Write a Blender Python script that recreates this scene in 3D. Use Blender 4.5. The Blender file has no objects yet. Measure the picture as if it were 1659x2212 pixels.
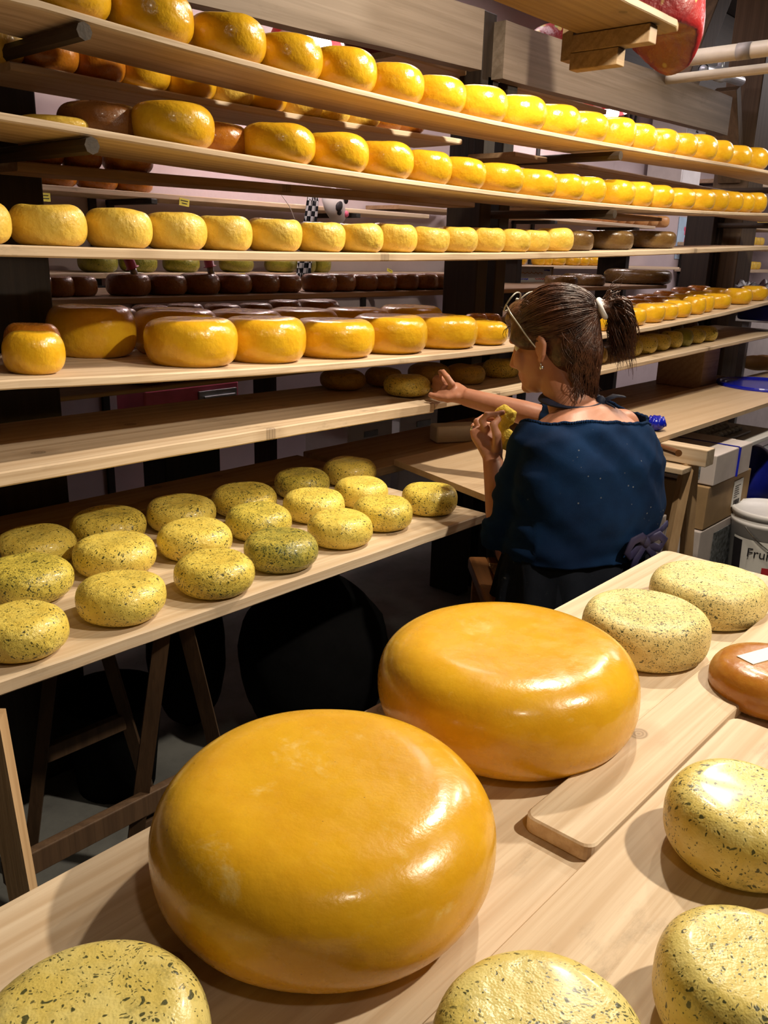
import bpy, bmesh, math, random
import numpy as np
from mathutils import Vector, Matrix, noise
random.seed(7)
SC = bpy.context.scene
COL = SC.collection
PI = math.pi

# ------------------------------------------------------------------ camera model (image 1659 x 2212)
FPX, CX, CY, ZC = 1840.0, 829.5, 1106.0, 1.4
_d = np.array([-170., 6000., FPX]); _d /= np.linalg.norm(_d)
_x = np.array([1720., -516., FPX]); _x /= np.linalg.norm(_x)
_X = _x - _d * (_x @ _d); _X /= np.linalg.norm(_X)
_Z = -_d; _Y = np.cross(_Z, _X)
ROT = np.stack([_X, _Y, _Z])
CAM = np.array([0, 0, ZC])

def ray(x, y): return ROT @ np.array([(x - CX) / FPX, (y - CY) / FPX, 1.0])
def onz(x, y, z):
    d = ray(x, y); return Vector(CAM + (z - ZC) / d[2] * d)
def ony(x, y, Y):
    d = ray(x, y); return Vector(CAM + Y / d[1] * d)
def onx(x, y, X):
    d = ray(x, y); return Vector(CAM + X / d[0] * d)
def dep(x, y, t): return Vector(CAM + t * ray(x, y))

cd = bpy.data.cameras.new('camera'); cam = bpy.data.objects.new('camera', cd); COL.objects.link(cam)
right = ROT @ np.array([1, 0, 0]); up = ROT @ np.array([0, -1, 0]); back = -(ROT @ np.array([0, 0, 1]))
cam.matrix_world = Matrix(((right[0], up[0], back[0], 0), (right[1], up[1], back[1], 0), (right[2], up[2], back[2], ZC), (0, 0, 0, 1)))
cd.sensor_fit = 'AUTO'; cd.sensor_width = 36; cd.lens = 36 * FPX / 2212
cd.clip_start = 0.02
SC.camera = cam

# ------------------------------------------------------------------ object helpers
def tag(o, label=None, cat=None, group=None, kind=None):
    if label: o['label'] = label
    if cat: o['category'] = cat
    if group: o['group'] = group
    if kind: o['kind'] = kind
    return o
def link(o, parent=None):
    COL.objects.link(o)
    if parent is not None: o.parent = parent
    return o
def empty(name, loc=(0, 0, 0), rz=0):
    o = bpy.data.objects.new(name, None); o.location = loc; o.rotation_euler = (0, 0, rz); o.empty_display_size = .05
    return link(o)
def shade(me, smooth=True, angle=None):
    for p in me.polygons: p.use_smooth = smooth
def obj(name, bm, m, parent=None, smooth=False, loc=None):
    bmesh.ops.recalc_face_normals(bm, faces=bm.faces[:])
    me = bpy.data.meshes.new(name); bm.to_mesh(me); bm.free()
    if m is not None:
        for k in (m if isinstance(m, (list, tuple)) else [m]): me.materials.append(k)
    shade(me, smooth)
    o = bpy.data.objects.new(name, me)
    if loc is not None: o.location = loc
    return link(o, parent)
def BM(): return bmesh.new()
def box(bm, c, s, rot=None, bev=0.0, seg=2, mi=0):
    r = bmesh.ops.create_cube(bm, size=1.0)
    vs = r['verts']
    M = Matrix.Translation(Vector(c)) @ (rot.to_4x4() if rot is not None else Matrix.Identity(4)) @ Matrix.Diagonal((s[0], s[1], s[2], 1))
    bmesh.ops.transform(bm, matrix=M, verts=vs)
    fs = list({f for v in vs for f in v.link_faces})
    for f in fs: f.material_index = mi
    if bev > 0:
        es = list({e for v in vs for e in v.link_edges})
        r2 = bmesh.ops.bevel(bm, geom=es, offset=bev, segments=seg, profile=.5, affect='EDGES')
        for f in r2['faces']: f.material_index = mi
    return bm
def frame(d):
    d = Vector(d).normalized()
    a = Vector((0, 0, 1)) if abs(d.z) < .9 else Vector((1, 0, 0))
    u = d.cross(a).normalized(); v = d.cross(u).normalized()
    return u, v
def tube(bm, pts, rad, seg=10, caps=True, up=None, mi=0, closed=False):
    """loft circles/ellipses along points; rad is a number, list of numbers or list of (a, b)"""
    pts = [Vector(p) for p in pts]; n = len(pts)
    rings = []
    pu = None
    for i, p in enumerate(pts):
        if closed: d = pts[(i + 1) % n] - pts[i - 1]
        else: d = pts[min(i + 1, n - 1)] - pts[max(i - 1, 0)]
        d.normalize()
        if up is not None:
            u = Vector(up) - d * d.dot(Vector(up)); u.normalize()
        elif pu is None: u, _ = frame(d)
        else:
            u = pu - d * d.dot(pu); u.normalize()
        pu = u; v = d.cross(u)
        r = rad if not isinstance(rad, (list, tuple)) else rad[i]
        a, b = (r, r) if not isinstance(r, (list, tuple)) else r
        rings.append([bm.verts.new(p + u * (a * math.cos(2 * PI * k / seg)) + v * (b * math.sin(2 * PI * k / seg))) for k in range(seg)])
    m = n if closed else n - 1
    for i in range(m):
        A, B = rings[i], rings[(i + 1) % n]
        for k in range(seg):
            f = bm.faces.new((A[k], A[(k + 1) % seg], B[(k + 1) % seg], B[k])); f.material_index = mi
    if caps and not closed:
        f = bm.faces.new(rings[0][::-1]); f.material_index = mi
        f = bm.faces.new(rings[-1]); f.material_index = mi
    return bm
def ball(bm, c, r, seg=20, rings=12, rot=None):
    r = (r, r, r) if not isinstance(r, (list, tuple)) else r
    q = bmesh.ops.create_uvsphere(bm, u_segments=seg, v_segments=rings, radius=1.0)
    M = Matrix.Translation(Vector(c)) @ (rot.to_4x4() if rot is not None else Matrix.Identity(4)) @ Matrix.Diagonal((r[0], r[1], r[2], 1))
    bmesh.ops.transform(bm, matrix=M, verts=q['verts'])
    return bm
def lathe(bm, prof, seg=32, c=(0, 0, 0), mi=0, capb=True, capt=True):
    rings = []
    for r, z in prof:
        rings.append([bm.verts.new((c[0] + r * math.cos(2 * PI * k / seg), c[1] + r * math.sin(2 * PI * k / seg), c[2] + z)) for k in range(seg)])
    for A, B in zip(rings, rings[1:]):
        for k in range(seg):
            f = bm.faces.new((A[k], A[(k + 1) % seg], B[(k + 1) % seg], B[k])); f.material_index = mi
    if capb: bm.faces.new(rings[0][::-1]).material_index = mi
    if capt: bm.faces.new(rings[-1]).material_index = mi
    return bm
def remesh_obj(bm, voxel, smooth_it=2, fac=.5):
    """union of closed shapes -> one continuous surface mesh"""
    bmesh.ops.recalc_face_normals(bm, faces=bm.faces[:])
    me = bpy.data.meshes.new('t'); bm.to_mesh(me); bm.free()
    o = bpy.data.objects.new('t', me); COL.objects.link(o)
    md = o.modifiers.new('r', 'REMESH'); md.mode = 'VOXEL'; md.voxel_size = voxel; md.use_smooth_shade = True
    if smooth_it:
        s = o.modifiers.new('s', 'SMOOTH'); s.factor = fac; s.iterations = smooth_it
    dg = bpy.context.evaluated_depsgraph_get(); dg.update()
    out = bpy.data.meshes.new_from_object(o.evaluated_get(dg))
    bpy.data.objects.remove(o, do_unlink=True)
    b = bmesh.new(); b.from_mesh(out); bpy.data.meshes.remove(out)
    return b
def nz(p, s=1.0): return noise.noise(Vector(p) * s)
def text_mesh(name, s, size, m, M, parent=None, extrude=.0006, font_scale_x=1.0):
    c = bpy.data.curves.new(name, 'FONT'); c.body = s; c.size = size; c.extrude = extrude; c.align_x = 'CENTER'; c.align_y = 'CENTER'
    o = bpy.data.objects.new(name, c); COL.objects.link(o)
    dg = bpy.context.evaluated_depsgraph_get(); dg.update()
    me = bpy.data.meshes.new_from_object(o.evaluated_get(dg)); bpy.data.objects.remove(o, do_unlink=True)
    me.materials.clear(); me.materials.append(m)
    me.transform(M)
    o = bpy.data.objects.new(name, me)
    return link(o, parent)

# ------------------------------------------------------------------ materials
class NT:
    def __init__(s, name):
        s.m = bpy.data.materials.new(name); s.m.use_nodes = True; s.t = s.m.node_tree; s.t.nodes.clear()
        s.out = s.n('ShaderNodeOutputMaterial'); s.b = s.n('ShaderNodeBsdfPrincipled')
        s.l(s.b.outputs[0], s.out.inputs[0])
    def n(s, k, **kw):
        x = s.t.nodes.new(k)
        for a, v in kw.items(): setattr(x, a, v)
        return x
    def l(s, a, b): s.t.links.new(a, b)
    def put(s, sock, v):
        if hasattr(v, 'links') or isinstance(v, bpy.types.NodeSocket): s.l(v, sock)
        elif isinstance(v, (tuple, list)) and len(v) == 3 and sock.type == 'RGBA': sock.default_value = (*v, 1)
        else: sock.default_value = v
    def coord(s, scale=(1, 1, 1), rnd=True, out='Object'):
        tc = s.n('ShaderNodeTexCoord'); v = tc.outputs[out]
        if rnd:
            oi = s.n('ShaderNodeObjectInfo')
            mu = s.n('ShaderNodeMath', operation='MULTIPLY'); s.l(oi.outputs['Random'], mu.inputs[0]); mu.inputs[1].default_value = 37.0
            cb = s.n('ShaderNodeCombineXYZ'); s.l(mu.outputs[0], cb.inputs[0]); s.l(mu.outputs[0], cb.inputs[1]); s.l(mu.outputs[0], cb.inputs[2])
            ad = s.n('ShaderNodeVectorMath', operation='ADD'); s.l(v, ad.inputs[0]); s.l(cb.outputs[0], ad.inputs[1]); v = ad.outputs[0]
        if scale != (1, 1, 1):
            mp = s.n('ShaderNodeVectorMath', operation='MULTIPLY'); s.l(v, mp.inputs[0]); mp.inputs[1].default_value = scale; v = mp.outputs[0]
        return v
    def noise(s, vec, scale=5, detail=4, rough=.55, dist=0.0):
        x = s.n('ShaderNodeTexNoise'); s.l(vec, x.inputs['Vector']); x.inputs['Scale'].default_value = scale
        x.inputs['Detail'].default_value = detail; x.inputs['Roughness'].default_value = rough; x.inputs['Distortion'].default_value = dist
        return x.outputs['Fac']
    def voro(s, vec, scale=5, feature='F1', out='Distance', rnd=1.0):
        x = s.n('ShaderNodeTexVoronoi', feature=feature); s.l(vec, x.inputs['Vector']); x.inputs['Scale'].default_value = scale; x.inputs['Randomness'].default_value = rnd
        return x.outputs[out]
    def math(s, op, a, b=0.0, clamp=False):
        x = s.n('ShaderNodeMath', operation=op, use_clamp=clamp); s.put(x.inputs[0], a); s.put(x.inputs[1], b); return x.outputs[0]
    def ramp(s, fac, a, b, lo=0.0, hi=1.0):
        x = s.n('ShaderNodeMapRange', interpolation_type='SMOOTHSTEP'); s.put(x.inputs['Value'], fac)
        x.inputs['From Min'].default_value = a; x.inputs['From Max'].default_value = b
        x.inputs['To Min'].default_value = lo; x.inputs['To Max'].default_value = hi
        return x.outputs[0]
    def mix(s, fac, a, b, mode='MIX'):
        x = s.n('ShaderNodeMix', data_type='RGBA', blend_type=mode); s.put(x.inputs[0], fac); s.put(x.inputs[6], a); s.put(x.inputs[7], b); return x.outputs[2]
    def bump(s, h, strength=.2, dist=.01):
        x = s.n('ShaderNodeBump'); s.l(h, x.inputs['Height']); x.inputs['Strength'].default_value = strength; x.inputs['Distance'].default_value = dist
        s.l(x.outputs[0], s.b.inputs['Normal'])
    def fin(s, col, rough=.5, spec=.5, metal=0.0, coat=0.0, coat_r=.1, sss=0.0, sss_r=(.02, .01, .004)):
        s.put(s.b.inputs['Base Color'], col); s.put(s.b.inputs['Roughness'], rough); s.put(s.b.inputs['Specular IOR Level'], spec)
        s.put(s.b.inputs['Metallic'], metal); s.put(s.b.inputs['Coat Weight'], coat); s.b.inputs['Coat Roughness'].default_value = coat_r
        if sss:
            s.b.inputs['Subsurface Weight'].default_value = sss; s.b.inputs['Subsurface Radius'].default_value = sss_r; s.b.inputs['Subsurface Scale'].default_value = 1.0
        return s.m

def plain(name, col, rough=.55, var=.12, scale=12.0, metal=0.0, bump=.0, spec=.5, coat=0.0):
    t = NT(name); v = t.coord()
    n = t.noise(v, scale, 5, .6)
    c = t.mix(t.ramp(n, .3, .7), tuple(x * (1 - var) for x in col), tuple(min(1, x * (1 + var)) for x in col))
    if bump: t.bump(t.noise(v, scale * 6, 4), bump, .004)
    return t.fin(c, rough, spec, metal, coat)

def wood(name, light, dark, axis=0, grain=1.0, stain=.35, rough=.62, knots=True, stain_col=(.09, .06, .035), ring=(34, 34)):
    t = NT(name)
    def ax(l, a, b):
        q = [a, b]; out = [0, 0, 0]; out[axis] = l
        o = [i for i in range(3) if i != axis]; out[o[0]] = a; out[o[1]] = b
        return tuple(out)
    v = t.coord()
    warp = t.noise(t.coord(ax(1.1, 5, 5)), 2.2, 3, .5)
    # growth rings as stretched bands
    vv = t.coord(ax(.55, ring[0], ring[1]))
    nn = t.noise(vv, 1.0, 5, .6, .6)
    w = t.n('ShaderNodeTexWave', wave_type='BANDS', bands_direction='DIAGONAL'); t.l(t.coord(ax(.25, 12 * grain, 12 * grain)), w.inputs['Vector'])
    w.inputs['Scale'].default_value = 1.3; w.inputs['Distortion'].default_value = 7.0; w.inputs['Detail'].default_value = 3; w.inputs['Detail Scale'].default_value = .9
    f = t.math('ADD', t.math('MULTIPLY', t.ramp(nn, .38, .66), .6), t.math('MULTIPLY', t.ramp(w.outputs['Fac'], .45, .95), .4), True)
    c = t.mix(f, light, dark)
    big = t.noise(t.coord(ax(.8, 2.2, 2.2)), 2.0, 4, .6)
    c = t.mix(t.ramp(big, .35, .72, 0, .35), c, tuple(x * .72 for x in light))
    fine = t.noise(t.coord(ax(4, 160, 160)), 1.0, 3, .6)
    c = t.mix(t.ramp(fine, .46, .7, 0, .6), c, dark)
    if knots and axis != 2:
        kn = t.n('ShaderNodeTexVoronoi', feature='F1', voronoi_dimensions='2D')
        t.l(t.coord((4.2, 5.2, 1) if axis == 0 else (5.2, 4.2, 1)), kn.inputs['Vector']); kn.inputs['Scale'].default_value = 1.0
        ks = t.n('ShaderNodeSeparateColor'); t.l(kn.outputs['Color'], ks.inputs[0])
        on = t.math('GREATER_THAN', ks.outputs[0], .58); kd = kn.outputs['Distance']
        c = t.mix(t.math('MULTIPLY', t.ramp(kd, .10, .24, .4, 0), on), c, tuple(x * .8 for x in dark))
        rg = t.math('ADD', t.math('MULTIPLY', t.math('SINE', t.math('MULTIPLY', kd, 260.0)), .25), .75)
        c = t.mix(t.math('MULTIPLY', t.math('MULTIPLY', t.ramp(kd, .055, .075, .8, 0), rg), on), c, tuple(x * .45 for x in dark))
    if stain > 0:
        s1 = t.noise(t.coord(ax(5, 11, 11)), 1.0, 7, .7); s2 = t.noise(v, 2.3, 3, .5)
        sm = t.math('MULTIPLY', t.ramp(s1, .56, .74), t.ramp(s2, .45, .66), True)
        c = t.mix(t.math('MULTIPLY', sm, stain), c, stain_col)
    t.bump(t.math('ADD', fine, t.math('MULTIPLY', nn, .6)), .25, .0015)
    return t.fin(c, rough, .35)

def wax(name, a, b, rough=.28, bmp=.12, bscale=7.0, pale=None, coat=.25, specks=True, darks=None):
    t = NT(name); v = t.coord()
    n = t.noise(v, 1.7, 5, .6); n2 = t.noise(v, 9.0, 6, .65)
    c = t.mix(t.ramp(t.math('ADD', t.math('MULTIPLY', n, .7), t.math('MULTIPLY', n2, .3)), .36, .64), a, b)
    oi = t.n('ShaderNodeObjectInfo')
    c = t.mix(t.math('MULTIPLY', oi.outputs['Random'], .28), c, tuple(x * .72 for x in b))
    if pale:
        p = t.noise(v, 2.6, 9, .72, .4)
        c = t.mix(t.ramp(p, .56, .78, 0, .75), c, pale)
    if specks:
        k = t.voro(v, 6.0)
        c = t.mix(t.ramp(k, .025, .04, .7, 0), c, (.16, .07, .01))
    h = t.math('ADD', t.math('MULTIPLY', t.noise(v, bscale, 3, .5), .6), t.math('MULTIPLY', t.noise(v, bscale * 16, 2, .5), .05))
    t.bump(h, bmp, .06)
    r = t.ramp(t.noise(v, 5, 4, .6), .3, .7, rough * .8, rough * 1.35)
    return t.fin(c, r, .45, 0, coat, .12, .06, (.03, .014, .003))

def herb(name, a, b, spot, dens, patch=.4, rough=.38, scale=1.0, coat=.15, bmp=.2):
    t = NT(name); v = t.coord()
    n = t.noise(v, 2.2, 5, .6)
    c = t.mix(t.ramp(n, .35, .65), a, b)
    # herb flecks: stretched voronoi chips, thinned out by a broad mask
    mask = t.noise(v, 1.5, 4, .6)
    wv = t.n('ShaderNodeVectorMath', operation='ADD'); t.l(v, wv.inputs[0])
    nt = t.n('ShaderNodeTexNoise'); t.l(v, nt.inputs['Vector']); nt.inputs['Scale'].default_value = 4 * scale; nt.inputs['Detail'].default_value = 3
    sc = t.n('ShaderNodeVectorMath', operation='MULTIPLY'); t.l(nt.outputs['Color'], sc.inputs[0]); sc.inputs[1].default_value = (.35 / scale, .35 / scale, .35 / scale)
    t.l(sc.outputs[0], wv.inputs[1]); vw = wv.outputs[0]
    for sca, sz, k in ((12 * scale, .26, .95), (21 * scale, .32, .95), (36 * scale, .36, .8)):
        vo = t.n('ShaderNodeTexVoronoi', feature='F1'); t.l(vw, vo.inputs['Vector']); vo.inputs['Scale'].default_value = sca
        sp = t.n('ShaderNodeSeparateColor'); t.l(vo.outputs['Color'], sp.inputs[0])
        on = t.math('LESS_THAN', sp.outputs[0], t.ramp(mask, .34, .66, dens * .35, dens * 1.5))
        rad = t.math('MULTIPLY', t.math('ADD', sp.outputs[1], .35), sz)
        m = t.math('MULTIPLY', t.math('SUBTRACT', rad, vo.outputs['Distance']), 14.0, True)
        c = t.mix(t.math('MULTIPLY', t.math('MULTIPLY', m, on), k), c, spot)
    if patch > 0:
        p = t.math('MULTIPLY', t.math('MULTIPLY', t.ramp(t.noise(v, 2.0, 8, .8), .5, .64), t.ramp(t.noise(v, 11, 5, .7), .42, .6)), patch, True)
        c = t.mix(p, c, tuple(x * 1.8 for x in spot))
    t.bump(t.math('ADD', t.noise(v, 5, 3, .5), t.math('MULTIPLY', t.noise(v, 40, 2, .5), .15)), bmp, .05)
    return t.fin(c, t.ramp(n, .3, .7, rough * .85, rough * 1.2), .45, 0, coat, .15, .05, (.03, .02, .006))

M = {}
M['wax'] = wax('yellow wax', (.80, .47, .022), (.72, .38, .014), .2)
M['wax_pale'] = wax('pale rind', (.80, .56, .10), (.72, .46, .055), .38, .2, 5.0, None, .1)
M['wax_orange'] = wax('orange wax', (.50, .19, .015), (.42, .14, .01), .25)
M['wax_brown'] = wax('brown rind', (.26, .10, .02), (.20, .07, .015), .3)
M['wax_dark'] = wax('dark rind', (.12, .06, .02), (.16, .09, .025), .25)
M['wax_big'] = wax('golden wax', (.78, .435, .02), (.70, .36, .014), .25, .07, 3.0, (.88, .70, .28), .3)
M['wax_rose'] = wax('rosy rind', (.66, .34, .12), (.58, .28, .09), .4)
M['smoked'] = wax('smoked rind', (.48, .22, .03), (.40, .15, .02), .22, .06)
HS = (.045, .05, .012)
M['herb_a'] = herb('herb rind', (.80, .63, .13), (.74, .55, .09), HS, .5, .28, .38, .75)
M['herb_b'] = herb('herb rind specked', (.77, .60, .11), (.68, .50, .075), HS, .8, .6, .38, .75)
M['herb_c'] = herb('herb rind dense', (.70, .55, .09), (.56, .45, .07), HS, 1.1, 1.0, .38, .75)
M['herb_cc'] = herb('herb rind darkest', (.52, .42, .07), (.34, .30, .05), (.03, .04, .012), 1.3, 1.2, .38, .75)
M['herb_d'] = herb('fresh herb rind', (.76, .63, .27), (.70, .55, .20), (.06, .065, .025), .85, .35, .5, 1.25, 0.0, .13)
M['herb_e'] = herb('fresh herb rind wet', (.75, .63, .22), (.68, .53, .13), (.055, .06, .02), .4, .45, .36, .75, .18, .12)
M['herb_dim'] = herb('herb rind shaded', (.46, .28, .04), (.36, .22, .03), HS, .3, .3)  # herb rind with the dimness of the fifth shelf put into its colour
M['herb_green'] = herb('green herb rind', (.34, .30, .03), (.26, .24, .02), (.06, .08, .01), .4, .4)
PL, PD = (.72, .58, .42), (.54, .385, .24)
M['pine'] = wood('pine', PL, PD, 0, 1.0, .5)
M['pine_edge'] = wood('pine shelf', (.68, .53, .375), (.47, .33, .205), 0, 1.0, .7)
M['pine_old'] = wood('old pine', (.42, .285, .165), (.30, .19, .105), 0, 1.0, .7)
M['pine_y'] = wood('pine crosswise', PL, PD, 1, 1.0, .4)
M['pine_z'] = wood('pine upright', (.56, .37, .2), (.42, .26, .13), 2, 1.0, .3)
M['ply'] = wood('plywood', (.66, .49, .32), (.54, .37, .22), 0, .5, .5, .55, False, (.12, .06, .03), (9, 9))
M['beam'] = wood('beam timber', (.22, .17, .13), (.15, .112, .08), 0, .8, .4, .62, False)
M['timber_z'] = wood('post timber', (.16, .105, .06), (.10, .066, .038), 2, .8, .4)
M['post'] = wood('dark post', (.028, .018, .012), (.014, .009, .006), 2, 1.0, .2, .5)
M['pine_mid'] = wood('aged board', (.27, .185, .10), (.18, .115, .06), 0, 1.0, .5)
M['armwood'] = wood('dark arm wood', (.06, .038, .022), (.03, .019, .011), 1, 1.0, .2, .6, False)
M['pine_shaded'] = wood('shaded bench wood', (.10, .055, .028), (.06, .032, .016), 2, 1.0, .3)  # bench wood with the shade under the board put into its colour
M['iron'] = plain('dark iron', (.018, .016, .015), .45, .3, 20, 0.0, .2)
M['chairwood'] = wood('chair wood', (.23, .095, .03), (.15, .06, .02), 1, 1.0, .1, .35, False)
M['cane'] = plain('cane weave', (.50, .33, .16), .6, .2, 30)
M['white'] = plain('white plastic', (.72, .70, .70), .4, .05)
M['grey'] = plain('grey metal', (.35, .36, .37), .35, .15, 15, .6)
M['pink'] = plain('pink plastic', (.75, .14, .24), .4, .1)
M['red'] = plain('red plastic', (.55, .02, .03), .4, .15)
M['blue'] = plain('blue plastic', (.004, .012, .42), .25, .15, 6, 0, 0, .5, .3)
M['bluedark'] = plain('dark blue bag', (.004, .008, .16), .35, .3, 8)
M['black'] = plain('black plastic', (.003, .003, .0034), .9, .3, 10, 0, .2, .1)
M['card'] = plain('cardboard', (.36, .23, .11), .75, .1, 9)
M['cardwhite'] = plain('white cardboard', (.60, .53, .51), .65, .08, 9)
M['print'] = plain('grey print', (.13, .14, .15), .6, .7, 55)
M['ink'] = plain('black ink', (.015, .012, .015), .6, .1)
M['paper'] = plain('paper', (.78, .76, .72), .7, .04)
M['yellowpaper'] = plain('yellow card', (.75, .65, .08), .6, .05)
M['greenpaper'] = plain('green card', (.45, .75, .10), .6, .05)
M['cream'] = plain('cream plastic pipe', (.80, .74, .56), .4, .1, 6)
M['galv'] = plain('galvanised pipe', (.40, .42, .46), .35, .15, 18, .5)
M['tape'] = plain('grey tape', (.42, .40, .36), .45, .1)
M['sponge'] = plain('yellow sponge', (.86, .64, .07), .8, .12, 30, 0, .8)
M['bread'] = plain('bread crust', (.52, .27, .08), .6, .25, 5)
M['brownbag'] = plain('brown foil', (.09, .045, .05), .35, .4, 12, 0, .5)
M['silver'] = plain('silver', (.75, .74, .72), .22, .05, 10, 1.0)
M['clear'] = plain('clear spectacle frame', (.34, .31, .25), .15, .05, 10, 0, 0, .8, .5)
M['apron'] = plain('dark apron', (.012, .014, .022), .8, .3, 14, 0, .3)
M['purple'] = plain('purple ribbon', (.014, .011, .055), .7, .25, 20)
M['navyband'] = plain('navy band', (.01, .016, .045), .7, .25, 20)
M['lens'] = None
# ------------------------------------------------------------------ setting
def struct(name, bm, m, smooth=False):
    o = obj(name, bm, m, None, smooth); o['kind'] = 'structure'; return o
t = NT('concrete floor'); v = t.coord(rnd=False)
c = t.mix(t.ramp(t.noise(v, 3, 7, .65), .3, .7), (.15, .15, .145), (.24, .24, .225)); c = t.mix(t.ramp(t.noise(v, 14, 6, .7), .55, .75, 0, .5), c, (.12, .115, .11))
t.bump(t.noise(v, 60, 4), .2, .004); M['floor'] = t.fin(c, .7, .3)
t = NT('painted wall'); v = t.coord(rnd=False)
c = t.mix(t.ramp(t.noise(v, 1.6, 6, .6), .3, .7), (.52, .43, .45), (.60, .51, .52)); c = t.mix(t.ramp(t.noise(v, 6, 6, .7), .55, .78, 0, .35), c, (.36, .30, .30))
t.bump(t.noise(v, 40, 4), .15, .004); M['wall'] = t.fin(c, .75, .25)
M['ceil'] = wood('dark ceiling boards', (.03, .021, .014), (.016, .011, .008), 0, 1, .2)
XL, XR, YF, YB, ZT = -1.6, 10.0, -2.6, 3.5, 3.05
def slab(a, b):
    bm = BM(); box(bm, [(p + q) / 2 for p, q in zip(a, b)], [abs(q - p) for p, q in zip(a, b)]); return bm
struct('floor', slab((XL - .1, YF - .1, -.1), (XR + .1, YB + .1, 0)), M['floor'])
struct('ceiling', slab((XL - .1, YF - .1, ZT), (XR + .1, YB + .1, ZT + .1)), M['ceil'])
struct('wall_back', slab((XL, YB, 0), (XR, YB + .1, ZT)), M['wall'])
struct('wall_right', slab((XR, YF, 0), (XR + .1, YB, ZT)), M['wall'])
struct('wall_left', slab((XL - .1, YF, 0), (XL, YB, ZT)), M['ceil'])
struct('wall_front', slab((XL, YF - .1, 0), (XR, YF, ZT)), M['ceil'])
# dark battens over the joints of the wall panels
for i, X in enumerate((2.02, 5.45)):
    bm = BM(); box(bm, (X, YB - .008, 1.45), (.035, .016, 2.6), None, .003)
    struct('trim_%d' % (i + 1), bm, M['iron'])

# ------------------------------------------------------------------ boards
def poly_z(pts, Y, deg=3):
    P = [ony(x, y, Y) for x, y in pts]
    xs = np.array([p.x for p in P]); zs = np.array([p.z for p in P])
    co = np.polyfit(xs, zs, min(deg, len(xs) - 1)); lo, hi = xs.min(), xs.max()
    def f(X):
        q = min(max(X, lo), hi)
        return float(np.polyval(co, q))
    return f
def board(name, X0, X1, Y0, Y1, zf, th, m, label, cat='shelf board', seed=0, rough=.0018, round_end=0.0, group=None, parent=None):
    """long plank following the sag zf(X) (top surface), chamfered, with a slightly uneven front edge"""
    if not callable(zf):
        zc = zf; zf = lambda X: zc
    n = max(8, int((X1 - X0) / .05)); bm = BM(); ch = min(.003, th * .25); rings = []
    for i in range(n + 1):
        X = X0 + (X1 - X0) * i / n; z = zf(X); cut = 0
        e0 = min(X - X0, X1 - X) if round_end else 9
        if round_end and e0 < round_end: cut = round_end - math.sqrt(max(0, round_end ** 2 - (round_end - e0) ** 2))
        a = Y0 + cut + rough * noise.noise(Vector((X * 9, seed * 3.1, 0))) * 1.5
        b = Y1 - cut + rough * noise.noise(Vector((X * 7, seed * 5.3, 4)))
        dz = rough * .5 * noise.noise(Vector((X * 14, seed, 9)))
        rings.append([bm.verts.new(q) for q in ((X, a + ch, z), (X, a, z - ch + dz), (X, a, z - th + ch + dz), (X, a + ch, z - th), (X, b - ch, z - th), (X, b, z - th + ch), (X, b, z - ch), (X, b - ch, z))])
    for A, B in zip(rings, rings[1:]):
        for k in range(8): bm.faces.new((A[k], A[(k + 1) % 8], B[(k + 1) % 8], B[k]))
    bm.faces.new(rings[0][::-1]); bm.faces.new(rings[-1])
    o = obj(name, bm, m, parent)
    if label: tag(o, label, cat, group)
    return o

D = 1.5
Z1 = poly_z([(75, 0), (300, 60), (460, 108), (640, 155), (825, 205), (886, 220), (1010, 250), (1104, 268), (1220, 287), (1330, 312), (1530, 345), (1659, 368)], D)
Z2 = poly_z([(0, 242), (177, 272), (420, 312), (577, 341), (699, 362), (871, 388), (967, 398), (1129, 419), (1220, 430), (1420, 447), (1530, 457), (1659, 460)], D)
Z3 = poly_z([(0, 530), (325, 535), (600, 543), (800, 549), (1045, 546), (1180, 545), (1540, 535), (1659, 531)], D)
Z4 = poly_z([(0, 821), (289, 812), (560, 790), (849, 776), (1102, 749), (1338, 716), (1420, 703), (1485, 689), (1575, 672), (1659, 651)], D)
Z5 = poly_z([(0, 1021), (380, 958), (700, 907), (940, 870)], D, 2)
Z5R = poly_z([(1117, 840), (1290, 803), (1550, 745), (1659, 723)], D, 2)
board('shelf_board', -.4, 5.0, D, 1.72, Z1, .014, M['pine_edge'], 'long pine plank of the topmost rack shelf carrying yellow wheels', seed=1)
board('shelf_board', -.4, 5.0, D, 1.76, Z2, .014, M['pine_edge'], 'long pine plank of the rack shelf second from the top, seen from slightly below', seed=2)
board('shelf_board', -.4, 5.3, D, 1.76, Z3, .02, M['pine_edge'], 'pale pine plank at eye level carrying a spaced row of pale yellow wheels', seed=3)
board('shelf_board', -.4, 4.95, D, 1.95, Z4, .018, M['pine_edge'], 'wide pine plank carrying the big golden wheels and small yellow wheels', seed=4)
board('shelf_board', -.4, 1.895, D, 1.93, Z5, .028, M['pine_edge'], 'thick empty plank left of the reaching hand with stained top', seed=5)
board('shelf_board', 1.9, 5.0, D, 1.93, Z5R, .018, M['pine_edge'], 'pine plank behind the woman carrying small herb cheeses', seed=6)
Z6V = .772
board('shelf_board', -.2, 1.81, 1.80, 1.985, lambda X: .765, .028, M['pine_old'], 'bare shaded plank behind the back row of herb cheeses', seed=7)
board('shelf_board', 1.84, 4.9, 1.672, 1.985, lambda X: Z6V, .028, M['pine_old'], 'lowest rack plank right of the herb cheeses, behind the plywood', seed=8)
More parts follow.
